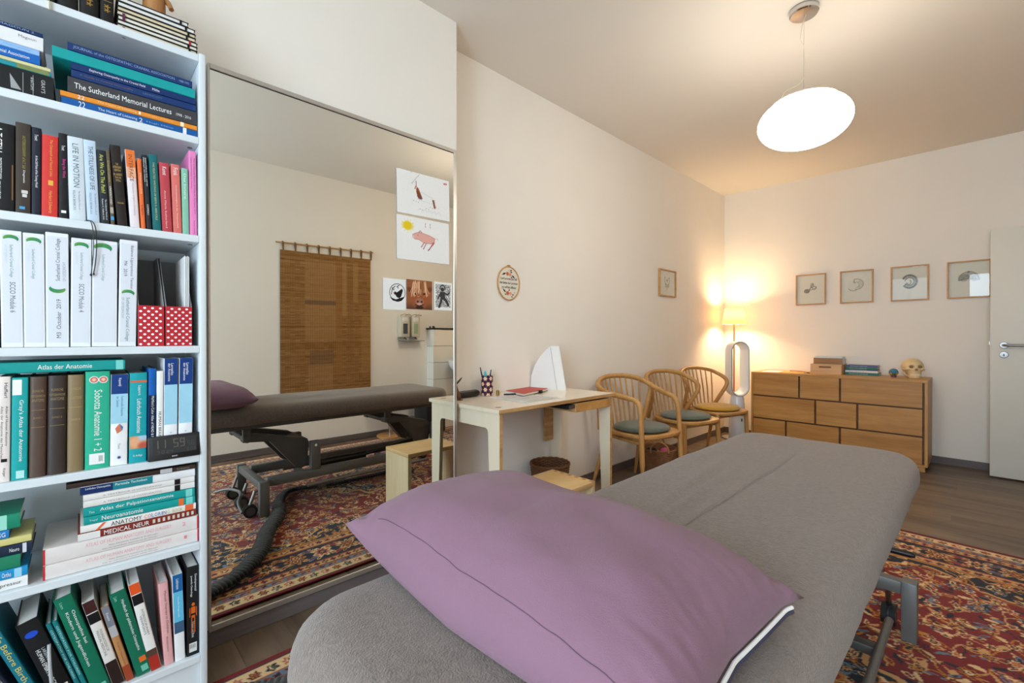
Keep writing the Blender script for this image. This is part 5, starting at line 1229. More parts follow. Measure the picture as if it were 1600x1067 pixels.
SX = -1.700                                    # where spines stand
FRAME = Matrix(((0, 0, 1, 0), (1, 0, 0, 0), (0, 1, 0, 0), (0, 0, 0, 1)))   # local x -> +Y, y -> +Z, z -> +X (out of the shelf)
WHT, BLK, GLD = (236, 236, 234), (17, 17, 19), (196, 160, 84)
def bmat(col, rough=.45): return mat('cover_%d_%d_%d' % tuple(col), col, rough, var=.03, nscale=30, bump=.05, bscale=300, spec=.28)
def book(label, y, z, w, h, col, group, lean=0.0, depth=.165, lying=False, texts=(), bands=(), rnd=False, pages=(228, 224, 214), x=SX, name='book', cat_='book', page_front=False, rough=.45, yaw=0.0):
    """spine rectangle w x h in local xy; lying books have their thickness along local y"""
    t = thing(name, label, cat_, (0, 0, 0), (0, 0, 0), group)
    if lean < 0: z += w * math.sin(math.radians(-lean))
    Mx = Matrix.Translation((x, y, z)) @ FRAME @ Matrix.Rotation(math.radians(lean), 4, 'Z')
    if yaw: Mx = Matrix.Translation((x, y, z)) @ Matrix.Rotation(math.radians(yaw), 4, 'Z') @ FRAME
    t.matrix_basis = Mx
    th, ln = (h, w) if lying else (w, h)
    bt = min(.0024, th * .16)
    def P(a, l, d): return (l, a, d) if lying else (a, l, d)      # a across the thickness, l along the length
    # U-shaped cover
    if page_front: prof_ = [(0, 0), (0, -depth), (bt, -depth), (bt, 0)]
    r_ = min(.005 if not rnd else th * .42, th * .45)
    m = MB()
    if page_front:
        for a0 in (0, th - bt): m.prism([(a0, 0), (a0 + bt, 0), (a0 + bt, -depth), (a0, -depth)], 0, ln, lambda a, d, l: P(a, l, d))
        m.prism([(bt, -depth), (th - bt, -depth), (th - bt, -depth + bt), (bt, -depth + bt)], 0, ln, lambda a, d, l: P(a, l, d))
    else:
        k = 5 if rnd else 2
        dz = r_ * (.55 if rnd else .6)
        o_ = [(r_ - r_ * math.cos(q), -dz + dz * math.sin(q)) for q in np.linspace(0, PI / 2, k + 1)]
        outer = [(0, -depth)] + o_ + [(th - a, d) for a, d in reversed(o_)] + [(th, -depth)]
        inner = [(th - bt, -depth), (th - bt, -dz - bt), (bt, -dz - bt), (bt, -depth)]
        # split into convex pieces: two boards and the spine cap
        m.prism(o_ + [(th - a, d) for a, d in reversed(o_)] + [(th, -dz - bt), (0, -dz - bt)], 0, ln, lambda a, d, l: P(a, l, d))
        for a0 in (0, th - bt): m.prism([(a0, -dz - bt), (a0 + bt, -dz - bt), (a0 + bt, -depth), (a0, -depth)], 0, ln, lambda a, d, l: P(a, l, d))
    link('cover', m.mesh('cover', bmat(col, rough), True, 40), t, True)
    ins = .003
    a, b_ = P(bt, ins, -depth + .003), P(th - bt, ln - ins, (-.002 if page_front else -.006))
    link('pages', MB().box(tuple(map(min, a, b_)), tuple(map(max, a, b_))).mesh('pages', mat('pages_%d' % pages[0], pages, .85, var=.06, nscale=50), False), t, True)
    zf = .0004
    for (v0, v1, c_) in bands:                    # fraction along the length measured from the top / from the reading start
        l0, l1 = (ln * v0, ln * v1) if lying else (ln * (1 - v1), ln * (1 - v0))
        e = .0008 if not rnd else th * .12
        a, b_ = P(e, l0, zf * .2), P(th - e, l1, zf * .6)
        link('spine_band', MB().box(tuple(map(min, a, b_)), tuple(map(max, a, b_))).mesh('spine_band', bmat(c_), False), t, True)
    for tx in texts:
        s, c_, f0, f1, u, us = tx[:6]; mode = tx[6] if len(tx) > 6 else 'd'
        L_ = (f1 - f0) * ln; H_ = us * th
        if lying: letter(t, s, L_, H_, c_, (f0 * ln, u * th - H_ / 2, zf), (1, 0, 0), (0, 1, 0))
        elif mode == 'd': letter(t, s, L_, H_, c_, (u * th - H_ / 2, ln * (1 - f0), zf), (0, -1, 0), (1, 0, 0))
        elif mode == 'u': letter(t, s, L_, H_, c_, (u * th + H_ / 2, ln * (1 - f1), zf), (0, 1, 0), (-1, 0, 0))
        else: letter(t, s, us * th, L_, c_, (u * th - us * th / 2, ln * (1 - f1), zf), (1, 0, 0), (0, 1, 0))
    return t
def lab(t, f0, f1, u, us, c_, ln, th, nm='label'):
    a = (u * th - us * th / 2, ln * (1 - f1), .0002); b_ = (u * th + us * th / 2, ln * (1 - f0), .0006)
    return link(nm, MB().box(a, b_).mesh(nm, bmat(c_), False), t, True)

# ---- second shelf from the top of the picture: standing paperbacks
G = 'books standing on the shelf above the binders'
Z = SH['C'] + .0004
ROW = [
 ((-.160, .0405, .221, -.3), BLK, 'thick black book with white lettering and a bronze streak, above the binders', [('A.T.STILL', WHT, .05, .36, .30, .34), ('FROM THE DRY BONE TO THE LIVING MAN', WHT, .40, .64, .35, .22), ('JOHN LEWIS', WHT, .66, .86, .30, .24)], []),
 ((-.119, .0275, .232, -.3), (62, 52, 44), 'dark brown book with yellow-green lettering and pale flower print', [('AUTOBIOGRAPHY of A.T. Still', (150, 140, 50), .14, .50, .55, .20), ('Dogmatic', WHT, .52, .66, .55, .16)], []),
 ((-.091, .0178, .228, -.3), (28, 32, 46), 'slim navy-black book with white lettering next to the red one', [('Trowit', WHT, .08, .15, .5, .35), ('At the Still Point of the Turning World', WHT, .32, .68, .5, .34)], []),
 ((-.073, .0308, .215, -.5), (206, 56, 50), 'bright red hardback with small gold spine lettering', [('The Osteopath and Visceral Links', (226, 168, 70), .05, .50, .55, .22), ('Herbert Schwartz', (226, 168, 70), .68, .95, .55, .2)], []),
 ((-.0415, .0185, .228, -.2), (24, 24, 28), 'slim black book with magenta lettering beside the red hardback', [('Trowit', WHT, .14, .20, .5, .35), ('Being the Work', (214, 60, 150), .30, .52, .55, .4)], []),
 ((-.0205, .033, .225, 1.3), (206, 214, 220), 'wide pale grey book with dark green title letters', [('LIFE IN MOTION', (74, 106, 116), .08, .60, .50, .36), ('The Osteopathic Vision of', (120, 136, 142), .64, .86, .62, .14), ('ROLLIN E. BECKER, D.O.', (90, 110, 120), .64, .88, .32, .16)], []),
 ((.0145, .026, .225, 2.1), (190, 206, 222), 'pale blue-grey book with dark title letters next to the wide grey one', [('THE STILLNESS OF LIFE', (54, 76, 104), .07, .60, .55, .36), ('The Osteopathic Philosophy of', (90, 110, 130), .64, .90, .72, .16), ('ROLLIN E. BECKER, D.O.', (90, 110, 130), .64, .90, .35, .18)], []),
 ((.0415, .0195, .205, 2.3), (34, 40, 46), 'dark slate book with yellow title letters, behind a pale blue neighbour', [('Are We On The Path?', (206, 206, 90), .06, .58, .5, .42), ('The Collected Works of', WHT, .66, .94, .7, .16), ('Robert C. Fulford, DO', WHT, .66, .94, .35, .18)], []),
 ((.063, .0085, .209, 2.9), (96, 82, 66), 'very thin brown-grey book squeezed before the black leather one', [('Cranial Letters', (176, 160, 90), .14, .42, .5, .5), ('UNDERSTAND', WHT, .48, .72, .5, .45)], [(.76, .84, (170, 160, 150)), (.88, .93, (70, 150, 200))]),
 ((.0765, .0225, .227, 4.0), (36, 28, 26), 'black leather hardback with short gold title lines', [('THE', GLD, .22, .245, .52, .24, 'h'), ('AUTOBIOGRAPHY', GLD, .255, .285, .52, .8, 'h'), ('SERMON', GLD, .295, .32, .52, .6, 'h'), ('DR. ANDREW', GLD, .345, .375, .52, .8, 'h'), ('TAYLOR', GLD, .385, .41, .52, .6, 'h'), ('STILL', GLD, .42, .445, .52, .5, 'h'), ('Kirksville', GLD, .70, .72, .55, .6, 'h')], []),
 ((.1050, .0215, .223, 3.0), (226, 214, 216), 'white book with an orange top fading down and red title', [('INTERFACE', (120, 50, 40), .06, .40, .5, .42), ('Mechanisms of Spirit in Osteopathy', (170, 150, 150), .42, .84, .55, .2)], [(0, .22, (226, 116, 48)), (.22, .36, (228, 168, 130))]),
 ((.1290, .0108, .204, 2.6), (226, 108, 54), 'thin orange paperback beside the thin black one', [('Osteopathie', (240, 220, 190), .20, .50, .5, .4), ('Liem', (120, 50, 30), .66, .80, .5, .4)], []),
 ((.1415, .0125, .218, 2.9), (34, 36, 42), 'thin black paperback between orange and dark teal spines', [('Robert Fulford, D.O. und der', WHT, .04, .42, .65, .28), ('Philosoph des Heilens', WHT, .04, .36, .28, .26), ('COMEAU', WHT, .66, .80, .5, .3)], []),
 ((.1560, .0205, .224, 2.5), (24, 100, 104), 'dark teal book with small gold lettering running down', [('THE SELECTED WRITINGS OF BERYL E. ARBUCKLE', (196, 190, 120), .10, .86, .5, .22)], []),
 ((.1785, .0245, .207, 2.3), (184, 68, 76), 'deep rose book with fine pale frame on its spine', [('Kunst', WHT, .06, .18, .5, .4), ('Anna Maria Sutherland', (236, 200, 190), .40, .94, .45, .18)], []),
 ((.2050, .0218, .209, 1.7), (214, 112, 104), 'salmon pink book next to the deep rose one', [('Frank', WHT, .05, .16, .5, .5), ('Unterweisungen in der Wissenschaft', (246, 214, 206), .30, .92, .5, .2)], []),
 ((.2278, .0172, .203, .9), (136, 190, 164), 'short mint green book before the tall pink one', [('Das Innere', (224, 240, 232), .08, .46, .5, .36)], []),
 ((.2462, .0188, .262, .6), (228, 130, 182), 'tall bright pink book standing against the bookcase side', [('The Collected Papers of Viola M. Frymann, DO', (110, 30, 80), .08, .74, .68, .26), ('Legacy of Osteopathy to Children', (130, 40, 90), .08, .44, .30, .2), ('American Academy', (90, 30, 70), .82, .98, .6, .2)], [])]
for (g, col, lb, tx, bd) in ROW:
    t = book(lb, g[0], Z, g[1], g[2], col, G, g[3], texts=tx, bands=bd)
    if lb.startswith('dark brown'):
        for (q, w_) in ((.74, .4), (.78, .3)): lab(t, q, q + .035, .6, w_, (206, 200, 196), g[2], g[1], 'flower_print')
        lab(t, .92, .95, .45, .35, (70, 150, 196), g[2], g[1], 'publisher_mark')
    if lb.startswith('thick black'): lab(t, .46, .86, .90, .06, (120, 84, 44), g[2], g[1], 'bronze_streak')
    if lb.startswith('bright red'): lab(t, .55, .61, .55, .3, (226, 168, 70), g[2], g[1], 'gold_emblem')
    if lb.startswith('slim black'): lab(t, .90, .93, .55, .5, WHT, g[2], g[1], 'bird_mark')

# ---- ring binders
G = 'white ring binders'
Z = SH['D'] + .0004
SWM = colattr_mat('logo_print', .5)
def swoosh(t, cx_, cy__, s, flip=1, rot=0.0):
    """crescent mark, yellow-green crown running into a dark green tail"""
    N_ = 26; vs = []; cs = []
    for i in range(N_ + 1):
        q = i / N_; an = math.radians(200 - 245 * q); w_ = math.sin(PI * q) ** .6
        xo, yo = math.cos(an), .66 * math.sin(an) - .10 * q; xi, yi = .04 + .66 * math.cos(an), -.52 + .50 * math.sin(an)
        for k_, (x_, y_) in enumerate(((xo, yo), (xo + (xi - xo) * w_, yo + (yi - yo) * w_))):
            vs.append((cx_ + flip * x_ * s, cy__ + flip * y_ * s, .0005))
            g_ = np.array((146, 178, 62)) * (1 - q) + np.array((20, 112, 88)) * q
            cs.append(g_ if k_ == 0 else np.array((44, 140, 92)))
    me = bpy.data.meshes.new('logo'); me.from_pydata(vs, [], [(2 * i, 2 * i + 1, 2 * i + 3, 2 * i + 2) for i in range(N_)])
    a = me.color_attributes.new('pattern', 'FLOAT_COLOR', 'POINT'); a.data.foreach_set('color', np.hstack([lin(np.clip(np.array(cs), 0, 255)), np.ones((len(vs), 1))]).astype(np.float32).ravel())
    me.materials.append(SWM); link('logo', me, t, True)
GRY, GT, DK = (150, 156, 166), (110, 158, 150), (70, 80, 98)
BIND = [(-.182, .036, .292, 0, [], 'white ring binder cut off at the picture edge', None), (-.1425, .0375, .295, .5, [('Sutherland Cranial College', GT, .12, .40, .50, .2), ('OF OSTEOPATHY', (196, 204, 210), .12, .28, .26, .12), ('SCCO Module 6', DK, .44, .70, .55, .26)], 'white ring binder with module lettering, beside the one cut off at the edge', (.5, .93)),
 (-.1040, .038, .294, .3, [('Sutherland Cranial College', GT, .14, .40, .46, .2), ('OF OSTEOPATHY', (196, 204, 210), .14, .26, .24, .1)], 'white ring binder with logo and no module lettering below', (.5, .93)),
 (-.0650, .0432, .302, .1, [('Sutherland Cranial College', DK, .05, .42, .55, .24, 'u'), ('OF OSTEOPATHY', GRY, .25, .42, .80, .14, 'u'), ('M3  October  2019', DK, .58, .92, .55, .2, 'u')], 'white ring binder lettered October 2019, its logo mid-spine', (.5, .50)),
 (-.0195, .0400, .294, -.5, [('Sutherland Cranial College', GT, .13, .38, .50, .2), ('OF OSTEOPATHY', (196, 204, 210), .13, .24, .26, .1), ('SCCO Module 4', DK, .42, .68, .52, .26)], 'white ring binder with module lettering, beside the October one', (.5, .93)),
 (.0225, .0520, .295, -.4, [('Sutherland Cranial College', GT, .13, .38, .42, .15), ('OF OSTEOPATHY', (196, 204, 210), .13, .24, .26, .08)], 'wide white ring binder behind the hanging black cord', (.42, .93)),
 (.0770, .0390, .304, -.9, [('Balance Ligamentous Tension', DK, .05, .46, .68, .2), ('M4   2019', DK, .20, .34, .34, .2), ('Sutherland Cranial College', (92, 130, 130), .54, .95, .48, .26), ('OF OSTEOPATHY', GRY, .54, .74, .22, .14)], 'white ring binder beside the polka-dot files', (.5, .50))]
BW_ = mat('binder_white', (226, 230, 236), .35, var=.006)
for (y, w, h, ln_, tx, lb, lg) in BIND:
    t = thing('ring_binder', lb, 'binder', (0, 0, 0), (0, 0, 0), G); t.matrix_basis = Matrix.Translation((SX + .006, y, Z + (w * math.sin(math.radians(-ln_)) if ln_ < 0 else 0))) @ FRAME @ Matrix.Rotation(math.radians(ln_), 4, 'Z')
    dp = .225
    link('spine', MB().box((.0, 0, -.0035), (w, h, 0), .0012).mesh('spine', BW_), t, True)
    for a0 in (0, w - .003): link('cover_board', MB().box((a0, 0, -dp), (a0 + .003, h, -.0036), .0008).mesh('cover_board', BW_), t, True)
    link('paper_stack', MB().box((.004, .008, -dp + .01), (w * .7, h - .012, -.02)).mesh('paper_stack', PAPER, False), t, True)
    link('spine_pocket', MB().box((.0035, .012, .0), (w - .0035, h - .010, .0003)).mesh('spine_pocket', mat('pocket_clear', (216, 220, 228), .15, var=.006)), t, True)
    for (s, c_, f0, f1, u, us, *md) in tx:
        L_, H_ = (f1 - f0) * h, us * w
        if md: letter(t, s, L_, H_, c_, (u * w + H_ / 2, h * (1 - f1), .0006), (0, 1, 0), (-1, 0, 0))
        else: letter(t, s, L_, H_, c_, (u * w - H_ / 2, h * (1 - f0), .0006), (0, -1, 0), (1, 0, 0))
    if lg: swoosh(t, w * lg[0], h * (lg[1] + .005), w * .36, -1 if 'lettered October' in lb else 1)
# hanging cord over the binders
o = thing('hanging_cord', 'thin black looped cord hanging down over the white binders', 'cord', (SX + .02, .025, 1.45))
MB().tube(smooth_path([(SX + .0, .008, 1.4565), (BX1 + .003, .020, 1.456), (BX1 + .004, .0255, 1.43), (BX1 - .002, .0265, 1.38), (BX1 - .004, .0235, 1.33), (BX1 - .004, .0215, 1.312)], 6), .0011, 6).tube(smooth_path([(SX + .0, .010, 1.4565), (BX1 + .003, .024, 1.4555), (BX1 + .004, .0320, 1.43), (BX1 - .002, .0325, 1.38), (BX1 - .004, .030, 1.34), (BX1 - .004, .0265, 1.315)], 6), .0011, 6).build('strand', BLACK, o)
MB().ball((BX1 - .004, .0215, 1.31), .0028, .0028, .0036, 10, 8).ball((BX1 - .004, .0268, 1.313), .0024, .0024, .003, 10, 8).build('knot', BLACK, o)

# ---- polka-dot magazine files
DOT = mat('dot_red', (184, 24, 40), .5, var=.02)
GREYIN = mat('file_grey', (146, 144, 144), .8)
for i, (y, w, lb) in enumerate(((.1205, .0605, 'red polka-dot magazine file next to the last binder, empty'), (.1845, .0650, 'red polka-dot magazine file holding white papers against the bookcase side'))):
    t = thing('magazine_file', lb, 'magazine file', (SX, y, Z), group='polka-dot magazine files'); hF, hB, dp = .119, .282, .24
    X0 = SX + .008
    MB().box((X0 - .002, y, Z), (X0, y + w, Z + hF), .0005).build('front_panel', DOT, t, False)
    for a0 in (y, y + w - .002):
        MB().prism([(X0 - .002, Z), (X0 - .002, Z + hF), (X0 - dp * .62, Z + hB), (X0 - dp, Z + hB), (X0 - dp, Z)], a0, a0 + .002, lambda u, v, h: (u, h, v)).build('side_panel', GREYIN, t, False)
    MB().box((X0 - dp, y + .002, Z), (X0 - dp + .002, y + w - .002, Z + hB)).build('back_panel', GREYIN, t, False)
    MB().box((X0 - dp + .002, y + .002, Z), (X0 - .002, y + w - .002, Z + .002)).build('bottom_panel', GREYIN, t, False)
    dm = MB(); pz, pyy = .0192, .0182
    for r in range(13):
        for k in range(5):
            yy, zz = y + .006 + pyy * (k + .5 * (r % 2)), Z + .006 + pz / 2 * r
            if yy > y + w - .003 or zz > Z + hF - .003: continue
            dm.prism([(yy + .0036 * math.cos(q), zz + .0031 * math.sin(q)) for q in np.linspace(0, 2 * PI, 12, endpoint=False)], X0, X0 + .0004, lambda u, v, h: (h, u, v))
    dm.build('polka_dots', mat('dot_white', (238, 234, 232), .5), t, False)
    if i: 
        o = MB(); 
        for k in range(4): o.box((X0 - .20, y + w - .016 + .003 * k, Z + .0025), (X0 - .012, y + w - .0145 + .003 * k, Z + .277 - .002 * (k % 2)))
        a = o.build('papers', mat('sheet_white', (240, 240, 238), .8), None, False); tag(a, 'sheaf of white papers standing in the polka-dot file', 'paper', None, None)

# ---- anatomy row
G = 'anatomy books on the shelf with the clock'
Z = SH['E'] + .0004
TEAL, TQ = (18, 150, 146), (24, 158, 166)
ROW = [
 ((-.172, .0200, .255, -.3), (206, 194, 190), 'pinkish grey book at the picture edge of the clock shelf', [], []),
 ((-.1505, .0205, .265, -.6), (226, 214, 208), 'whitish pink atlas with black spine text on the clock shelf', [('Hafferl', BLK, .06, .20, .6, .3), ('Atlas of Human Anatomy', BLK, .28, .66, .66, .26), ('Atlas der Anatomie des Menschen', (80, 74, 74), .28, .78, .3, .22), ('Karger', BLK, .87, .95, .5, .26)], []),
 ((-.1285, .0290, .261, -.6), (24, 158, 158), 'turquoise atlas with white title and a white sticker at its top', [("Gray's Atlas der Anatomie", WHT, .22, .82, .56, .34)], []),
 ((-.0985, .0320, .261, -.7), (84, 66, 56), 'old brown cloth book, first of three antique volumes', [('KLINISCHE', (150, 124, 84), .13, .155, .5, .6, 'h'), ('TOPOGRAPHISCHE', (150, 124, 84), .18, .205, .5, .8, 'h'), ('ANATOMIE', (150, 124, 84), .22, .25, .5, .7, 'h'), ('BAND I', (140, 114, 74), .40, .42, .5, .5, 'h')], [(.33, .335, (140, 114, 74)), (.50, .505, (140, 114, 74))]),
 ((-.0655, .0365, .262, -.7), (60, 50, 46), 'old dark brown cloth book, middle of three antique volumes', [('KLINISCHE', (150, 124, 84), .13, .155, .5, .6, 'h'), ('TOPOGRAPHISCHE', (150, 124, 84), .18, .205, .5, .8, 'h'), ('ANATOMIE', (150, 124, 84), .22, .25, .5, .7, 'h'), ('BAND II', (140, 114, 74), .41, .43, .5, .5, 'h')], [(.33, .335, (140, 114, 74)), (.50, .505, (140, 114, 74))]),
 ((-.0275, .0330, .262, -.5), (132, 112, 80), 'old tan cloth book, palest of three antique volumes', [('KLINISCHE', (176, 152, 104), .13, .155, .5, .6, 'h'), ('ANATOMIE', (176, 152, 104), .22, .25, .5, .7, 'h'), ('BAND III', (176, 152, 104), .45, .47, .5, .5, 'h')], [(.33, .335, (170, 146, 98))]),
 ((.0075, .0505, .269, -.5), (44, 172, 140), 'thick light green atlas with big white title and round pictures', [('Sobotta Anatomie 1 + 2', WHT, .19, .82, .52, .32)], []),
 ((.0590, .0375, .258, -.7), (236, 236, 236), 'white book with navy top block and pale blue band on the clock shelf', [('Kapandji', WHT, .04, .13, .5, .2), ('Funktionelle Anatomie', (60, 100, 150), .24, .46, .66, .16), ('der Gelenke', (60, 100, 150), .24, .36, .4, .16), ('Thieme', (130, 130, 140), .76, .82, .5, .14)], [(0, .215, (18, 58, 124)), (.215, .54, (160, 208, 226))]),
 ((.0995, .0400, .260, -.6), TQ, 'turquoise textbook with orange stripe and shoulder photo, behind the clock', [('Lippert', WHT, .14, .25, .55, .2), ('Lehrbuch Anatomie', WHT, .29, .67, .55, .26), ('8. Auflage', WHT, .91, .94, .5, .5, 'h')], [(.085, .105, (226, 92, 50))]),
 ((.1420, .0178, .271, -.6), (14, 92, 172), 'narrow bright blue atlas behind the clock', [("McMinn's Color Atlas of HEAD & NECK ANATOMY", WHT, .30, .98, .6, .36)], [(.29, .99, (14, 30, 60))]),
 ((.1615, .0162, .263, -.5), (236, 236, 234), 'thin white colouring book behind the clock', [('HUMAN BRAIN', BLK, .46, .76, .5, .4), ('COLORING', (190, 50, 120), .77, .97, .5, .4)], []),
 ((.1795, .0330, .300, -.4), (236, 238, 240), 'tall navy, pale blue and white atlas behind the clock', [('Lernatlas', WHT, .05, .17, .6, .2), ('der Anatomie', WHT, .05, .23, .38, .18), ('3. Auflage', (120, 130, 150), .74, .86, .5, .16)], [(0, .265, (18, 58, 124)), (.265, .665, (158, 206, 226))]),
 ((.2155, .0345, .300, -.6), (236, 238, 240), 'tall navy, pale blue and white atlas next to the bookcase side', [('Lernatlas', WHT, .05, .17, .6, .2), ('der Anatomie', WHT, .05, .23, .38, .18), ('2. Auflage', (120, 130, 150), .74, .86, .5, .16)], [(0, .265, (18, 58, 124)), (.265, .665, (158, 206, 226))])]
for (g, col, lb, tx, bd) in ROW:
    t = book(lb, g[0], Z, g[1], g[2], col, G, g[3], texts=tx, bands=bd, depth=.19, rnd='antique' in lb)
    if lb.startswith('turquoise atlas'):
        lab(t, .02, .17, .32, .56, WHT, g[2], g[1], 'sticker'); lab(t, .91, .985, .55, .5, (176, 224, 220), g[2], g[1], 'publisher_mark')
    if lb.startswith('whitish'): lab(t, .78, .81, .5, .5, BLK, g[2], g[1], 'publisher_mark')
    if lb.startswith('thick light'):
        for u in (.34, .72):
            for r_, c_ in ((.0098, WHT), (.0082, (206, 120, 104)), (.004, (236, 190, 170))):
                link('cover_picture', MB().lathe([(.0001, 0), (r_, 0), (r_, .0001), (.0001, .0001)], (u * g[1], g[2] * .915, .0004 + .0002 * (.01 - r_) * 100), 20).mesh('cover_picture', bmat(c_), False), t, True)
        lab(t, .845, .955, .48, .62, WHT, g[2], g[1], 'sticker'); 
        for k in range(6): lab(t, .87, .93, .56 + .03 * k, .014, BLK, g[2], g[1], 'barcode_line')
    if lb.startswith('white book with navy'):
        link('logo', MB().prism([(.010, .105), (.019, .118), (.025, .098), (.014, .090)], .0004, .0007).mesh('logo', bmat((206, 120, 90)), False), t, True)
        link('logo', MB().prism([(.019, .118), (.027, .108), (.025, .098)], .0005, .0008).mesh('logo', bmat((50, 120, 190)), False), t, True)
        for k in range(4): link('publisher_mark', MB().box((-.0045, -.0007, .0004), (.0045, .0007, .0007), 0, Matrix.Translation((.019, .022, 0)) @ Matrix.Rotation(k * PI / 4, 4, 'Z')).mesh('publisher_mark', bmat((60, 90, 150)), False), t, True)
    if 'shoulder photo' in lb:
        ph = canvas(20, 24, (206, 150, 110)); disc(ph, .4, .5, .4, (226, 170, 130), 1, .2); disc(ph, .8, .8, .3, (196, 90, 70), 1, .2); disc(ph, .8, .1, .3, (170, 196, 216), 1, .2)
        o = painted('cover_photo', ph, (.001, g[2] * .155, .0006), (g[1] - .002, 0, 0), (0, g[2] * .14, 0), colattr_mat('book_photo', .45), None); o.parent = t
    if 'thin white colouring' in lb:
        for k, c_ in enumerate(((60, 120, 190), (220, 190, 60), (80, 170, 110))): lab(t, .98 - .006 * 1, .99, .2 + .3 * k, .25, c_, g[2], g[1], 'colour_dot')
book('large teal atlas lying flat across the row of standing books', -.168, SH['E'] + .2722, .260, .0282, TEAL, G, texts=[('Atlas der Anatomie', WHT, .335, .735, .5, .44)], bands=[(.925, .985, (120, 206, 198))], lying=True, depth=.20)
book('dark navy book standing deep behind the blue and white atlases', .158, Z, .030, .298, (22, 44, 92), G, depth=.12, x=SX - .055) if False else None
# clock
ck = thing('digital_clock', 'black digital desk clock leaning on the books in front of the tall atlases', 'clock', (0, 0, 0))
ck.matrix_basis = Matrix.Translation((-1.677, .1405, SH['E'] + .0005)) @ FRAME @ Matrix.Rotation(math.radians(-10), 4, 'X')
link('body', MB().box((0, 0, -.016), (.1275, .0715, 0), .004).mesh('body', BLACK), ck, True)
link('screen', MB().box((.011, .0165, -.0002), (.1185, .0635, .0006), .0002).mesh('screen', mat('lcd_black', (40, 41, 42), .25, var=.01)), ck, True)
SEG = {'0': 'abcdef', '1': 'bc', '2': 'abged', '4': 'fgbc', '5': 'afgcd', '6': 'afgcde', '7': 'abc', '9': 'abcdfg'}
def digits(s, x, y, w, h, gap, col, nm='digit'):
    for ch in s:
        if ch == ' ': x += w * .6; continue
        if ch in '.:':
            for q in ((0,) if ch == '.' else (h * .25, h * .7)): link('dot', MB().box((x, y + q, .0007), (x + w * .14, y + q + w * .14, .0009)).mesh('dot', col, False), ck, True)
            x += w * .35; continue
        m = MB(); t_ = w * .17
        R_ = dict(a=(0, h - t_, w, h), g=(0, h / 2 - t_ / 2, w, h / 2 + t_ / 2), d=(0, 0, w, t_), f=(0, h / 2, t_, h), e=(0, 0, t_, h / 2), b=(w - t_, h / 2, w, h), c=(w - t_, 0, w, h / 2))
        for q in SEG[ch]: a, b_, c_, d_ = R_[q]; m.box((x + a, y + b_, .0007), (x + c_, y + d_, .0009))
        link(nm, m.mesh(nm, col, False), ck, True); x += w + gap
DG = mat('lcd_digit', (104, 100, 92), .4, var=.02); DG2 = mat('lcd_digit_dim', (72, 72, 72), .4, var=.02)
digits('11', .0145, .034, .0105, .0245, .0070, DG); digits('59', .0610, .034, .0115, .0245, .0045, DG); digits('56', .0955, .034, .0070, .0135, .0028, DG2)
digits('7.0', .021, .0195, .0060, .0085, .0030, DG2); digits('24', .044, .0195, .0060, .0085, .0030, DG2); digits('0:00', .094, .0195, .0050, .0085, .0022, DG2)
letter(ck, 'BRAUN', .0125, .0036, (200, 200, 200), (.057, .0065, .0003), (1, 0, 0), (0, 1, 0), bold=.02)

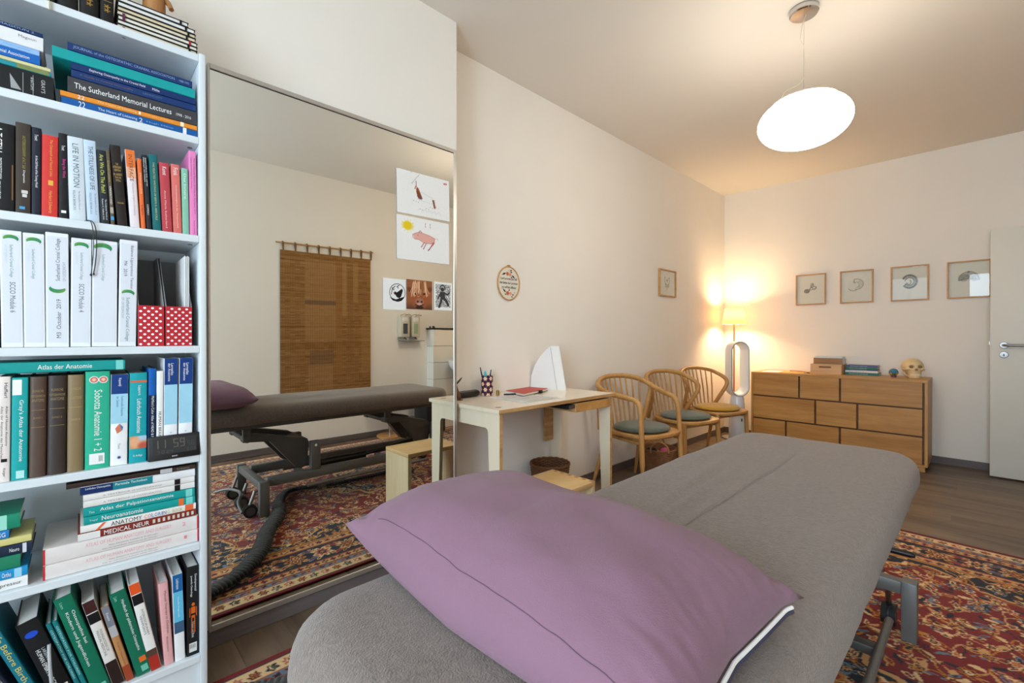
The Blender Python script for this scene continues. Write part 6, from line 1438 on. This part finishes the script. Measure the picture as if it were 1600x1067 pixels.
# ---- lying pile on the shelf below
G = 'books stacked on the lower shelf'
z = SH['F'] + .0003
PALE = (222, 214, 210)
ST = [(-.073, .339, .0390, PALE, 'grey-white surgery atlas at the bottom of the lower-shelf pile', [('ATLAS OF HUMAN ANATOMY AND SURGERY', (226, 170, 176), .24, .80, .66, .26), ("Atlas d'anatomie humaine et de chirurgie", (140, 134, 132), .38, .70, .36, .12), ('Atlas der menschlichen Anatomie und der Chirurgie', (140, 134, 132), .34, .70, .18, .1), ('1', (220, 130, 140), .89, .91, .6, .24)], [], .235),
 (-.073, .338, .0425, PALE, 'grey-white surgery atlas lying second from bottom of the lower-shelf pile', [('ATLAS OF HUMAN ANATOMY AND SURGERY', (226, 170, 176), .24, .80, .66, .26), ("Atlas d'anatomie humaine et de chirurgie", (140, 134, 132), .38, .70, .36, .12), ('Atlas der menschlichen Anatomie und der Chirurgie', (140, 134, 132), .34, .70, .18, .1), ('2', (220, 130, 140), .88, .905, .6, .26)], [], .235),
 (-.007, .267, .0205, (126, 44, 32), 'rust-red book with white spine corner above the two grey atlases', [('MEDICAL NEUR', WHT, .20, .57, .5, .6)], [(0, .17, (226, 222, 218))], .20),
 (-.002, .261, .0195, (232, 228, 224), 'white colouring book with multicoloured title in the lower-shelf pile', [('ANATOMY', BLK, .24, .50, .5, .62), ('C', (226, 110, 60), .52, .545, .5, .55), ('O', (206, 60, 120), .552, .578, .5, .55), ('L', (60, 120, 190), .585, .607, .5, .55), ('O', (130, 80, 160), .612, .638, .5, .55), ('R', (60, 130, 190), .645, .668, .5, .55), ('I', (90, 90, 160), .676, .684, .5, .55), ('N', (60, 60, 110), .692, .717, .5, .55), ('G', (190, 196, 150), .724, .750, .5, .55), ('BOOK', (176, 176, 90), .775, .87, .5, .55)], [(.895, .975, (226, 104, 62))], .20),
 (.005, .252, .0225, TEAL, 'teal neuroanatomy book, lower of the two teal spines', [('Trepel', (190, 230, 226), .045, .11, .45, .3), ('Neuroanatomie', WHT, .145, .50, .52, .55)], [(.835, .885, (226, 110, 50)), (.91, .975, (120, 206, 198))], .19),
 (.004, .252, .0245, TEAL, 'teal palpation atlas, upper of the two teal spines', [('Tixa', (190, 230, 226), .045, .09, .45, .26), ('Atlas der Palpationsanatomie', WHT, .135, .79, .52, .5)], [(.91, .975, (120, 206, 198))], .19),
 (.004, .252, .0185, (226, 222, 218), 'plain white textbook directly above the teal spines', [('A TEXTBOOK of OSTEOPATHY', (150, 146, 146), .16, .68, .45, .26)], [(.80, .855, BLK)], .19),
 (.004, .252, .0175, (226, 222, 218), 'plain white textbook below the navy and turquoise book', [('A TEXTBOOK of OSTEOPATHY', (150, 146, 146), .16, .68, .45, .26)], [(.80, .855, BLK)], .19),
 (-.002, .259, .0225, (228, 228, 230), 'white book with navy and turquoise labels near the pile top', [('Leitfaden Osteopathie', WHT, .04, .24, .66, .3), ('Parietale Techniken', (226, 240, 240), .28, .55, .66, .3)], [(0, .26, (16, 44, 96)), (.26, .60, (26, 128, 138))], .19),
 (-.029, .286, .0140, (56, 42, 36), 'dark brown book topmost of the lower-shelf pile', [('Sobotta', (150, 140, 130), .84, .95, .5, .4)], [(.70, .80, (196, 194, 196))], .20)]
for (y, w, th, col, lb, tx, bd, dp) in ST:
    t = book(lb, y, z, w, th, col, G, lying=True, depth=dp, texts=tx, bands=bd)
    if 'rust-red' in lb:
        for k in range(9):
            l0 = .60 + .044 * k; link('pale_square', MB().box((l0 * w, th * .28, .0003), ((l0 + .022) * w, th * .82, .0007)).mesh('pale_square', bmat((206, 196, 186)), False), t, True)
    if 'colouring' in lb: link('orange_slash', MB().prism([(.030, .001), (.046, th - .001), (.053, th - .001), (.037, .001)], .0003, .0007).mesh('orange_slash', bmat((226, 104, 62)), False), t, True)
    if 'surgery' in lb:
        for (a, b_) in ((0, .004), (w - .0035, w)): link('red_edge', MB().box((a, .001, -.02), (b_, th - .001, .0006)).mesh('red_edge', bmat((190, 44, 52)), False), t, True)
    z += th + .0003
z = SH['F'] + .0003
LP = [(-.235, .135, .028, (228, 228, 226), 'white acupressure book at the bottom of the small pile', [('Akupressur', BLK, .50, .92, .5, .4)], []), (-.230, .130, .024, (26, 140, 196), 'bright blue paperback in the small pile by the white one', [('Ortho', WHT, .66, .78, .5, .5)], [(.82, .92, (150, 206, 230))]), (-.235, .122, .034, (30, 122, 90), 'green hardback in the middle of the small pile', [], []), (-.232, .140, .026, (26, 38, 62), 'navy book with a round white mark in the small pile', [('Neuro', WHT, .72, .84, .5, .36)], [(.88, .93, (206, 210, 220))]),
 (-.235, .142, .018, (206, 196, 126), 'pale yellow book in the small pile above the navy one', [], []), (-.230, .098, .022, (34, 120, 184), 'short blue book second from top of the small pile', [('SG', WHT, .82, .94, .5, .5)], []), (-.225, .112, .038, (22, 130, 100), 'thick green book on top of the small pile with white title', [('Memorix', WHT, .30, .62, .5, .5)], [(.68, .80, (150, 214, 196))])]
for (y, w, th, col, lb, tx, bd) in LP:
    book(lb, y, z, w, th, col, 'books in the small pile at the picture edge', lying=True, depth=.15, texts=tx, bands=bd); z += th + .0003

# ---- upper shelf: lying piles
z = SH['B'] + .0003
G = 'books lying on the top shelf'
UP = [(-.035, .300, .0238, (16, 84, 152), 'blue book at the bottom of the top-shelf pile', [('The Heart of Listening', (214, 224, 236), .24, .52, .5, .4), ('2', WHT, .535, .56, .5, .5), ('Hugh Milne', (150, 180, 210), .59, .80, .5, .2), ('22', WHT, .11, .155, .5, .7)], [(.88, .91, (226, 232, 240))], .20),
 (-.037, .302, .0148, (224, 138, 44), 'orange book second from bottom of the top-shelf pile', [('The Heart of Listening', (246, 206, 150), .24, .52, .5, .5), ('1', WHT, .535, .55, .5, .5), ('Hugh Milne', (240, 190, 130), .59, .80, .5, .25), ('22', WHT, .11, .155, .5, .7)], [(.86, .89, (246, 226, 200))], .20),
 (-.023, .287, .0425, (62, 62, 66), 'thick charcoal book with large white title in the top-shelf pile', [('The Sutherland Memorial Lectures', WHT, .045, .78, .5, .36), ('1998 - 2016', (220, 220, 220), .82, .95, .44, .2)], [], .20),
 (-.016, .278, .0205, (20, 52, 104), 'navy book just above the thick charcoal one', [('A Guide to Cranial Osteopathy', (120, 90, 60), .06, .46, .5, .3), ('LIPPINCOTT', (90, 110, 150), .54, .70, .5, .26)], [], .19),
 (-.016, .277, .0195, (18, 46, 98), 'navy book with small white title below the wide turquoise one', [('Exploring Osteopathy in the Cranial Field', WHT, .13, .56, .5, .42), ('Mitha', WHT, .62, .68, .5, .36)], [], .19),
 (-.052, .312, .0288, (18, 152, 152), 'wide plain turquoise book near the top of the top-shelf pile', [], [], .22),
 (-.023, .276, .0215, (22, 52, 104), 'navy journal volume topmost of the top-shelf pile', [('JOURNAL of the OSTEOPATHIC CRANIAL ASSOCIATION', (140, 160, 190), .04, .84, .5, .44), ('1988-1993', (140, 160, 190), .88, .97, .5, .3)], [], .18)]
for (y, w, th, col, lb, tx, bd, dp) in UP:
    book(lb, y, z, w, th, col, G, lying=True, depth=dp, texts=tx, bands=bd); z += th + .0003
z = SH['B'] + .0003
t = book('thick black reference volume under the small top-shelf pile', -.235, z, .186, .0640, (24, 25, 27), 'books in the small top-shelf pile', lying=True, depth=.18)
for q in (.70, .795): link('spine_line', MB().box((q * .186, .004, .0003), (q * .186 + .0012, .056, .0006)).mesh('spine_line', bmat((150, 150, 150)), False), t, True)
link('spine_emblem', MB().prism([(.110, .010), (.128, .010), (.108, .046)], .0003, .0006).mesh('spine_emblem', bmat((150, 152, 154)), False), t, True)
for (s, yy, xx_, h_) in (("GRAY'S", .012, .163, .0075), ('ANATOMY', .012, .144, .006)): letter(t, s, .034, h_, (190, 190, 190), (xx_, .050, .0004), (0, -1, 0), (1, 0, 0))
z += .0643
for (y, w, th, col, lb, tx, bd) in [(-.235, .181, .012, (30, 136, 146), 'thin turquoise booklet on the thick black volume', [], [(.66, .98, (120, 130, 80))]), (-.235, .180, .0095, (206, 200, 150), 'thin pale yellow booklet under the blue journal', [], []), (-.230, .156, .0235, (18, 96, 176), 'blue journal with white lettering in the small top-shelf pile', [('Cranial Association', WHT, .48, .88, .5, .36)], []), (-.232, .157, .014, (142, 182, 226), 'light blue book between blue journal and white book', [('Osteopathy', (110, 150, 206), .6, .9, .5, .3)], []),
    (-.225, .157, .036, (222, 222, 222), 'white book second from top of the small top-shelf pile', [('Magoun', (120, 120, 130), .72, .92, .62, .26)], []), (-.222, .153, .011, (20, 44, 88), 'dark navy volume topmost of the small top-shelf pile', [('MAGOUN 2', (140, 160, 190), .5, .9, .5, .5)], [])]:
    book(lb, y, z, w, th, col, 'books in the small top-shelf pile', lying=True, depth=.17, texts=tx, bands=bd); z += th + .0003

# ---- leaning row on the bottom shelf
G = 'leaning books on the bottom shelf'
Z = SH['G'] + .0005
ROW = [((.2350, .0315, .276, 0.0), (24, 24, 26), 'upright black book with orange skeleton figure at the bottom shelf end', [('Developmental', WHT, .09, .28, .70, .22), ('Juvenile Osteology', WHT, .10, .34, .38, .2), ('Scheuer and Black', (206, 206, 206), .62, .80, .5, .2)], []),
 ((.2060, .0255, .265, 1.6), (232, 232, 232), 'blue, light blue and white book beside the skeleton book', [('Liebmann', WHT, .05, .17, .5, .3), ('Visuelle Diagnostik', (226, 240, 246), .26, .50, .5, .2)], [(0, .20, (20, 92, 152)), (.20, .55, (96, 182, 216)), (.55, .68, (60, 90, 120))]),
 ((.1800, .0225, .252, 3.2), (222, 166, 166), 'pale pink book with dark lettering on the bottom shelf', [('Manual Therapy in Children', (90, 40, 50), .10, .62, .6, .3), ('Biedermann', (140, 80, 84), .66, .84, .5, .2)], []),
 ((.1480, .0250, .278, 10.6), (232, 228, 224), 'leaning white book with orange top and red foot', [('INTERDISCIPLINARY', (90, 80, 76), .30, .60, .64, .2), ('VIEWPOINTS', (90, 80, 76), .36, .58, .36, .2)], [(0, .115, (220, 84, 34)), (.125, .235, BLK), (.765, .84, (84, 60, 50)), (.84, 1, (168, 46, 34))]),
 ((.1160, .0355, .268, 13.0), (16, 104, 78), 'leaning dark green handbook with orange square near its foot', [('Liem', (150, 206, 186), .04, .09, .30, .2), ('Handbuch der pädiatrischen Osteopathie', WHT, .10, .72, .62, .24)], []),
 ((.0930, .0170, .238, 13.2), (186, 130, 84), 'narrow leaning book, grey above and tan below', [('Evans', (226, 226, 226), .08, .18, .5, .3), ('Cranial Osteopathy', (120, 70, 40), .48, .80, .5, .3)], [(0, .26, (120, 124, 136)), (.26, .40, (176, 176, 176)), (.80, 1, (156, 66, 40))]),
 ((.0640, .0255, .268, 13.8), (222, 216, 210), 'leaning white book with dark maroon top and black base', [('FOUNDATIONS OF', (110, 104, 100), .34, .60, .64, .2), ('MANUAL MEDICINE', (110, 104, 100), .34, .64, .36, .2)], [(0, .13, (60, 28, 30)), (.14, .25, BLK), (.72, 1, (40, 26, 24))]),
 ((.0240, .0365, .300, 15.2), (14, 108, 82), 'thick leaning dark green book with two lines of pale title', [('Liem', (150, 206, 186), .04, .10, .30, .16), ('Osteopathie bei', WHT, .15, .50, .70, .22), ('Kindern und Jugendlichen', WHT, .15, .72, .36, .22)], []),
 ((.0115, .0100, .245, 16.2), (26, 120, 124), 'thin leaning teal booklet against the thick green book', [('OSTEOPATHY FOR CHILDREN', (170, 214, 214), .06, .70, .5, .4)], []),
 ((.0000, .0100, .243, 16.4), (24, 112, 118), 'thin leaning teal booklet, farther from the thick green book', [('OSTEOPATHY FOR CHILDREN', (170, 214, 214), .08, .72, .5, .4)], []),
 ((-.0470, .0420, .262, 16.8), (22, 24, 26), 'thick leaning black book with a blue oval mark', [("LARSEN'S", (196, 196, 196), .32, .46, .62, .16), ('HUMAN EMBRYOLOGY', WHT, .32, .74, .38, .2)], []),
 ((-.0790, .0215, .295, 19.6), (20, 112, 132), 'leaning teal book with yellow title behind the grey cable', [('Life Before Birth', (214, 196, 90), .10, .64, .55, .5)], []),
 ((-.1060, .0190, .262, 23.0), (38, 40, 60), 'leaning dark navy book with cream title at the picture edge', [('THE DEVELOPING HUMAN', (206, 200, 180), .14, .70, .5, .36)], []),
 ((-.1330, .0190, .240, 25.5), (20, 92, 140), 'leaning blue book, lowest at the picture corner', [('Embryologie', WHT, .2, .6, .5, .4)], [])]
for (g, col, lb, tx, bd) in ROW:
    t = book(lb, g[0], Z, g[1], g[2], col, G, g[3], texts=tx, bands=bd, depth=.17, pages=(222, 220, 216)); w, h = g[1], g[2]
    if 'skeleton' in lb and 'upright' in lb:
        sk_ = MB(); c_ = w * .52; y0 = h * .40
        sk_.prism([(c_ + .0042 * math.cos(q), y0 + .103 - .055 + .0052 * math.sin(q)) for q in np.linspace(0, 2 * PI, 14, endpoint=False)], .0003, .0006)
        for (a, b_, c2, d_) in ((-.0055, .020, .0055, .040), (-.0045, .006, .0045, .014)): sk_.box((c_ + a, y0 + b_, .0003), (c_ + c2, y0 + d_, .0006))
        for s in (-1, 1):
            sk_.box((c_ + s * .0085 - .001, y0 + .010, .0003), (c_ + s * .0085 + .001, y0 + .038, .0006)).box((c_ + s * .0038 - .0012, y0 - .040, .0003), (c_ + s * .0038 + .0012, y0 + .006, .0006))
        link('skeleton_print', sk_.mesh('skeleton_print', bmat((206, 96, 30)), False), t, True)
        lab(t, .86, .96, .5, .62, (216, 214, 210), h, w, 'barcode_label')
        for k in range(7): lab(t, .875, .92, .26 + .07 * k, .03, BLK, h, w, 'barcode_line')
    if 'orange square' in lb: lab(t, .80, .86, .66, .42, (222, 108, 40), h, w, 'orange_square'); lab(t, .90, .97, .62, .42, (110, 190, 166), h, w, 'publisher_mark')
    if 'two lines' in lb: lab(t, .93, .99, .62, .40, (110, 190, 166), h, w, 'publisher_mark')
    if 'blue oval' in lb:
        link('oval_mark', MB().prism([(w * .45 + .012 * math.cos(q), h * .86 + .0085 * math.sin(q)) for q in np.linspace(0, 2 * PI, 20, endpoint=False)], .0003, .0006).mesh('oval_mark', bmat((30, 76, 196)), False), t, True)
        lab(t, .78, .99, .70, .36, (226, 226, 220), h, w, 'barcode_label'); lab(t, .80, .99, .42, .22, (130, 176, 60), h, w, 'green_label')
        for k in range(5): lab(t, .80 + .035 * k, .82 + .035 * k, .74, .22, BLK, h, w, 'barcode_line')
o = MB().tube(smooth_path([(BX1 - .006, -.062, .335), (BX1 + .004, -.060, .28), (BX1 + .006, -.056, .22), (BX1 + .004, -.052, .155), (BX1 + .004, -.050, .09), (BX1 + .01, -.05, .02), (BX1 + .02, -.08, .006)], 8), .0036, 8).build('power_cable', mat('cable_grey', (176, 180, 182), .45)); tag(o, 'grey cable hanging down in front of the leaning books', 'cable')

# ---- on top of the bookcase
Z = SH['A'] + .0055 - .0048
for k, (y, w, lb) in enumerate(((-.127, .0400, 'black gold-tooled volume on the bookcase top, farthest from the notebooks'), (-.0850, .0405, 'black gold-tooled volume on the bookcase top, third from the notebooks'), (-.0430, .0415, 'black gold-tooled volume on the bookcase top, second from the notebooks'), (.0000, .0410, 'black gold-tooled volume on the bookcase top, next to the narrow one'), (.0420, .0290, 'narrow black gold-tooled volume beside the notebook stack'))):
    t = book(lb, y, Z, w, .24, (26, 24, 24), 'gold-tooled volumes on the bookcase top', texts=[('OSTEOPATHY', GLD, .62, .65, .5, .7, 'h'), ('RESEARCH', GLD, .67, .70, .5, .6, 'h')], bands=[(.735, .738, GLD), (.60, .603, GLD)], rnd=True, depth=.17)
    for q in (.80, .845): link('gold_ornament', MB().prism([(w / 2 + .0075 * (.6 + .4 * math.cos(5 * a)) * math.cos(a), .24 * (1 - q) + .006 * (.6 + .4 * math.cos(5 * a)) * math.sin(a)) for a in np.linspace(0, 2 * PI, 40, endpoint=False)], .0003, .0006).mesh('gold_ornament', mat('gold_leaf', (170, 134, 66), .4, .6), False), t, True)
o = MB().box((-.0035, -.0006, -.032), (.0035, .0006, 0), .0004).build('ribbon_bookmark', mat('ribbon_yellow', (196, 176, 96), .7)); o.location = (BX1 + .004, -.056, Z + .003); tag(o, 'yellow ribbon bookmark hanging over the bookcase top edge', 'ribbon')
z = Z; yl, yr = .076, .2645
NB = [(.0135, .190, 0, 'bottom notebook of the black stack on the bookcase top', (220, 206, 178)), (.0118, .190, 0, 'second notebook from the bottom of the black stack', (226, 220, 206)), (.0125, .189, 0, 'third notebook from the bottom with a red ribbon end', (226, 218, 200)), (.0125, .187, 0, 'fourth notebook from the bottom of the black stack', (220, 206, 176)), (.0120, .186, 0, 'fifth notebook from the bottom of the black stack', (216, 198, 164)), (.0140, .183, 0, 'sixth notebook from the bottom of the black stack', (222, 206, 172)), (.0135, .168, 0, 'topmost cream notebook of the black stack', (222, 208, 180))]
for i, (th, w, q, lb, pg) in enumerate(NB):
    t = book(lb, yl + .001 * (i % 3), z, w, th, (26, 26, 28), 'black notebooks stacked on the bookcase top', lying=True, depth=.135, pages=pg, page_front=True)
    r_ = w - (.022 + .004 * (i % 2))
    link('elastic_band', MB().box((r_, -.0003, -.004), (r_ + .005, th + .0003, .0006), .0002).mesh('elastic_band', bmat((170, 34, 40) if i == 2 else BLK), False), t, True)
    if i in (0, 3): link('bookmark', MB().box((.013, -.024 if i == 0 else -.014, .0005), (.019, th * .6, .0014)).mesh('bookmark', bmat((92, 34, 62)), False), t, True)
    z += th + .0003
fg = thing('wooden_figurine', 'carved wooden figurine with red trim standing on the notebook stack', 'figurine', (-1.755, .166, z))
FW_ = wood('figurine_wood', (158, 104, 56), (186, 130, 76), 'z', .5, 12)
MB().lathe([(.004, 0), (.030, 0), (.032, .004), (.031, .009), (.004, .010)], (-1.755, .166, z), 28).build('base', wood('figurine_base', (112, 82, 50), (136, 100, 62), 'y'), fg)
MB().lathe([(.004, .010), (.027, .010), (.0285, .02), (.028, .05), (.025, .075), (.017, .09), (.013, .098), (.019, .110), (.021, .122), (.016, .136), (.004, .142)], (-1.755, .166, z), 28).build('body', FW_, fg)
MB().tube([(-1.755 + .031 * math.cos(w), .166 + .031 * math.sin(w), z + .010) for w in np.linspace(-.9, 1.4, 20)], .003, 6).build('red_trim', mat('trim_red', (160, 36, 40), .5), fg)
for s in (-1, 1): MB().tube(smooth_path([(-1.755, .166 + s * .020, z + .078), (-1.745, .166 + s * .034, z + .060), (-1.735, .166 + s * .040, z + .040)], 5), [.008] * 6 + [.007] * 5, 8).build('arm', FW_, fg)
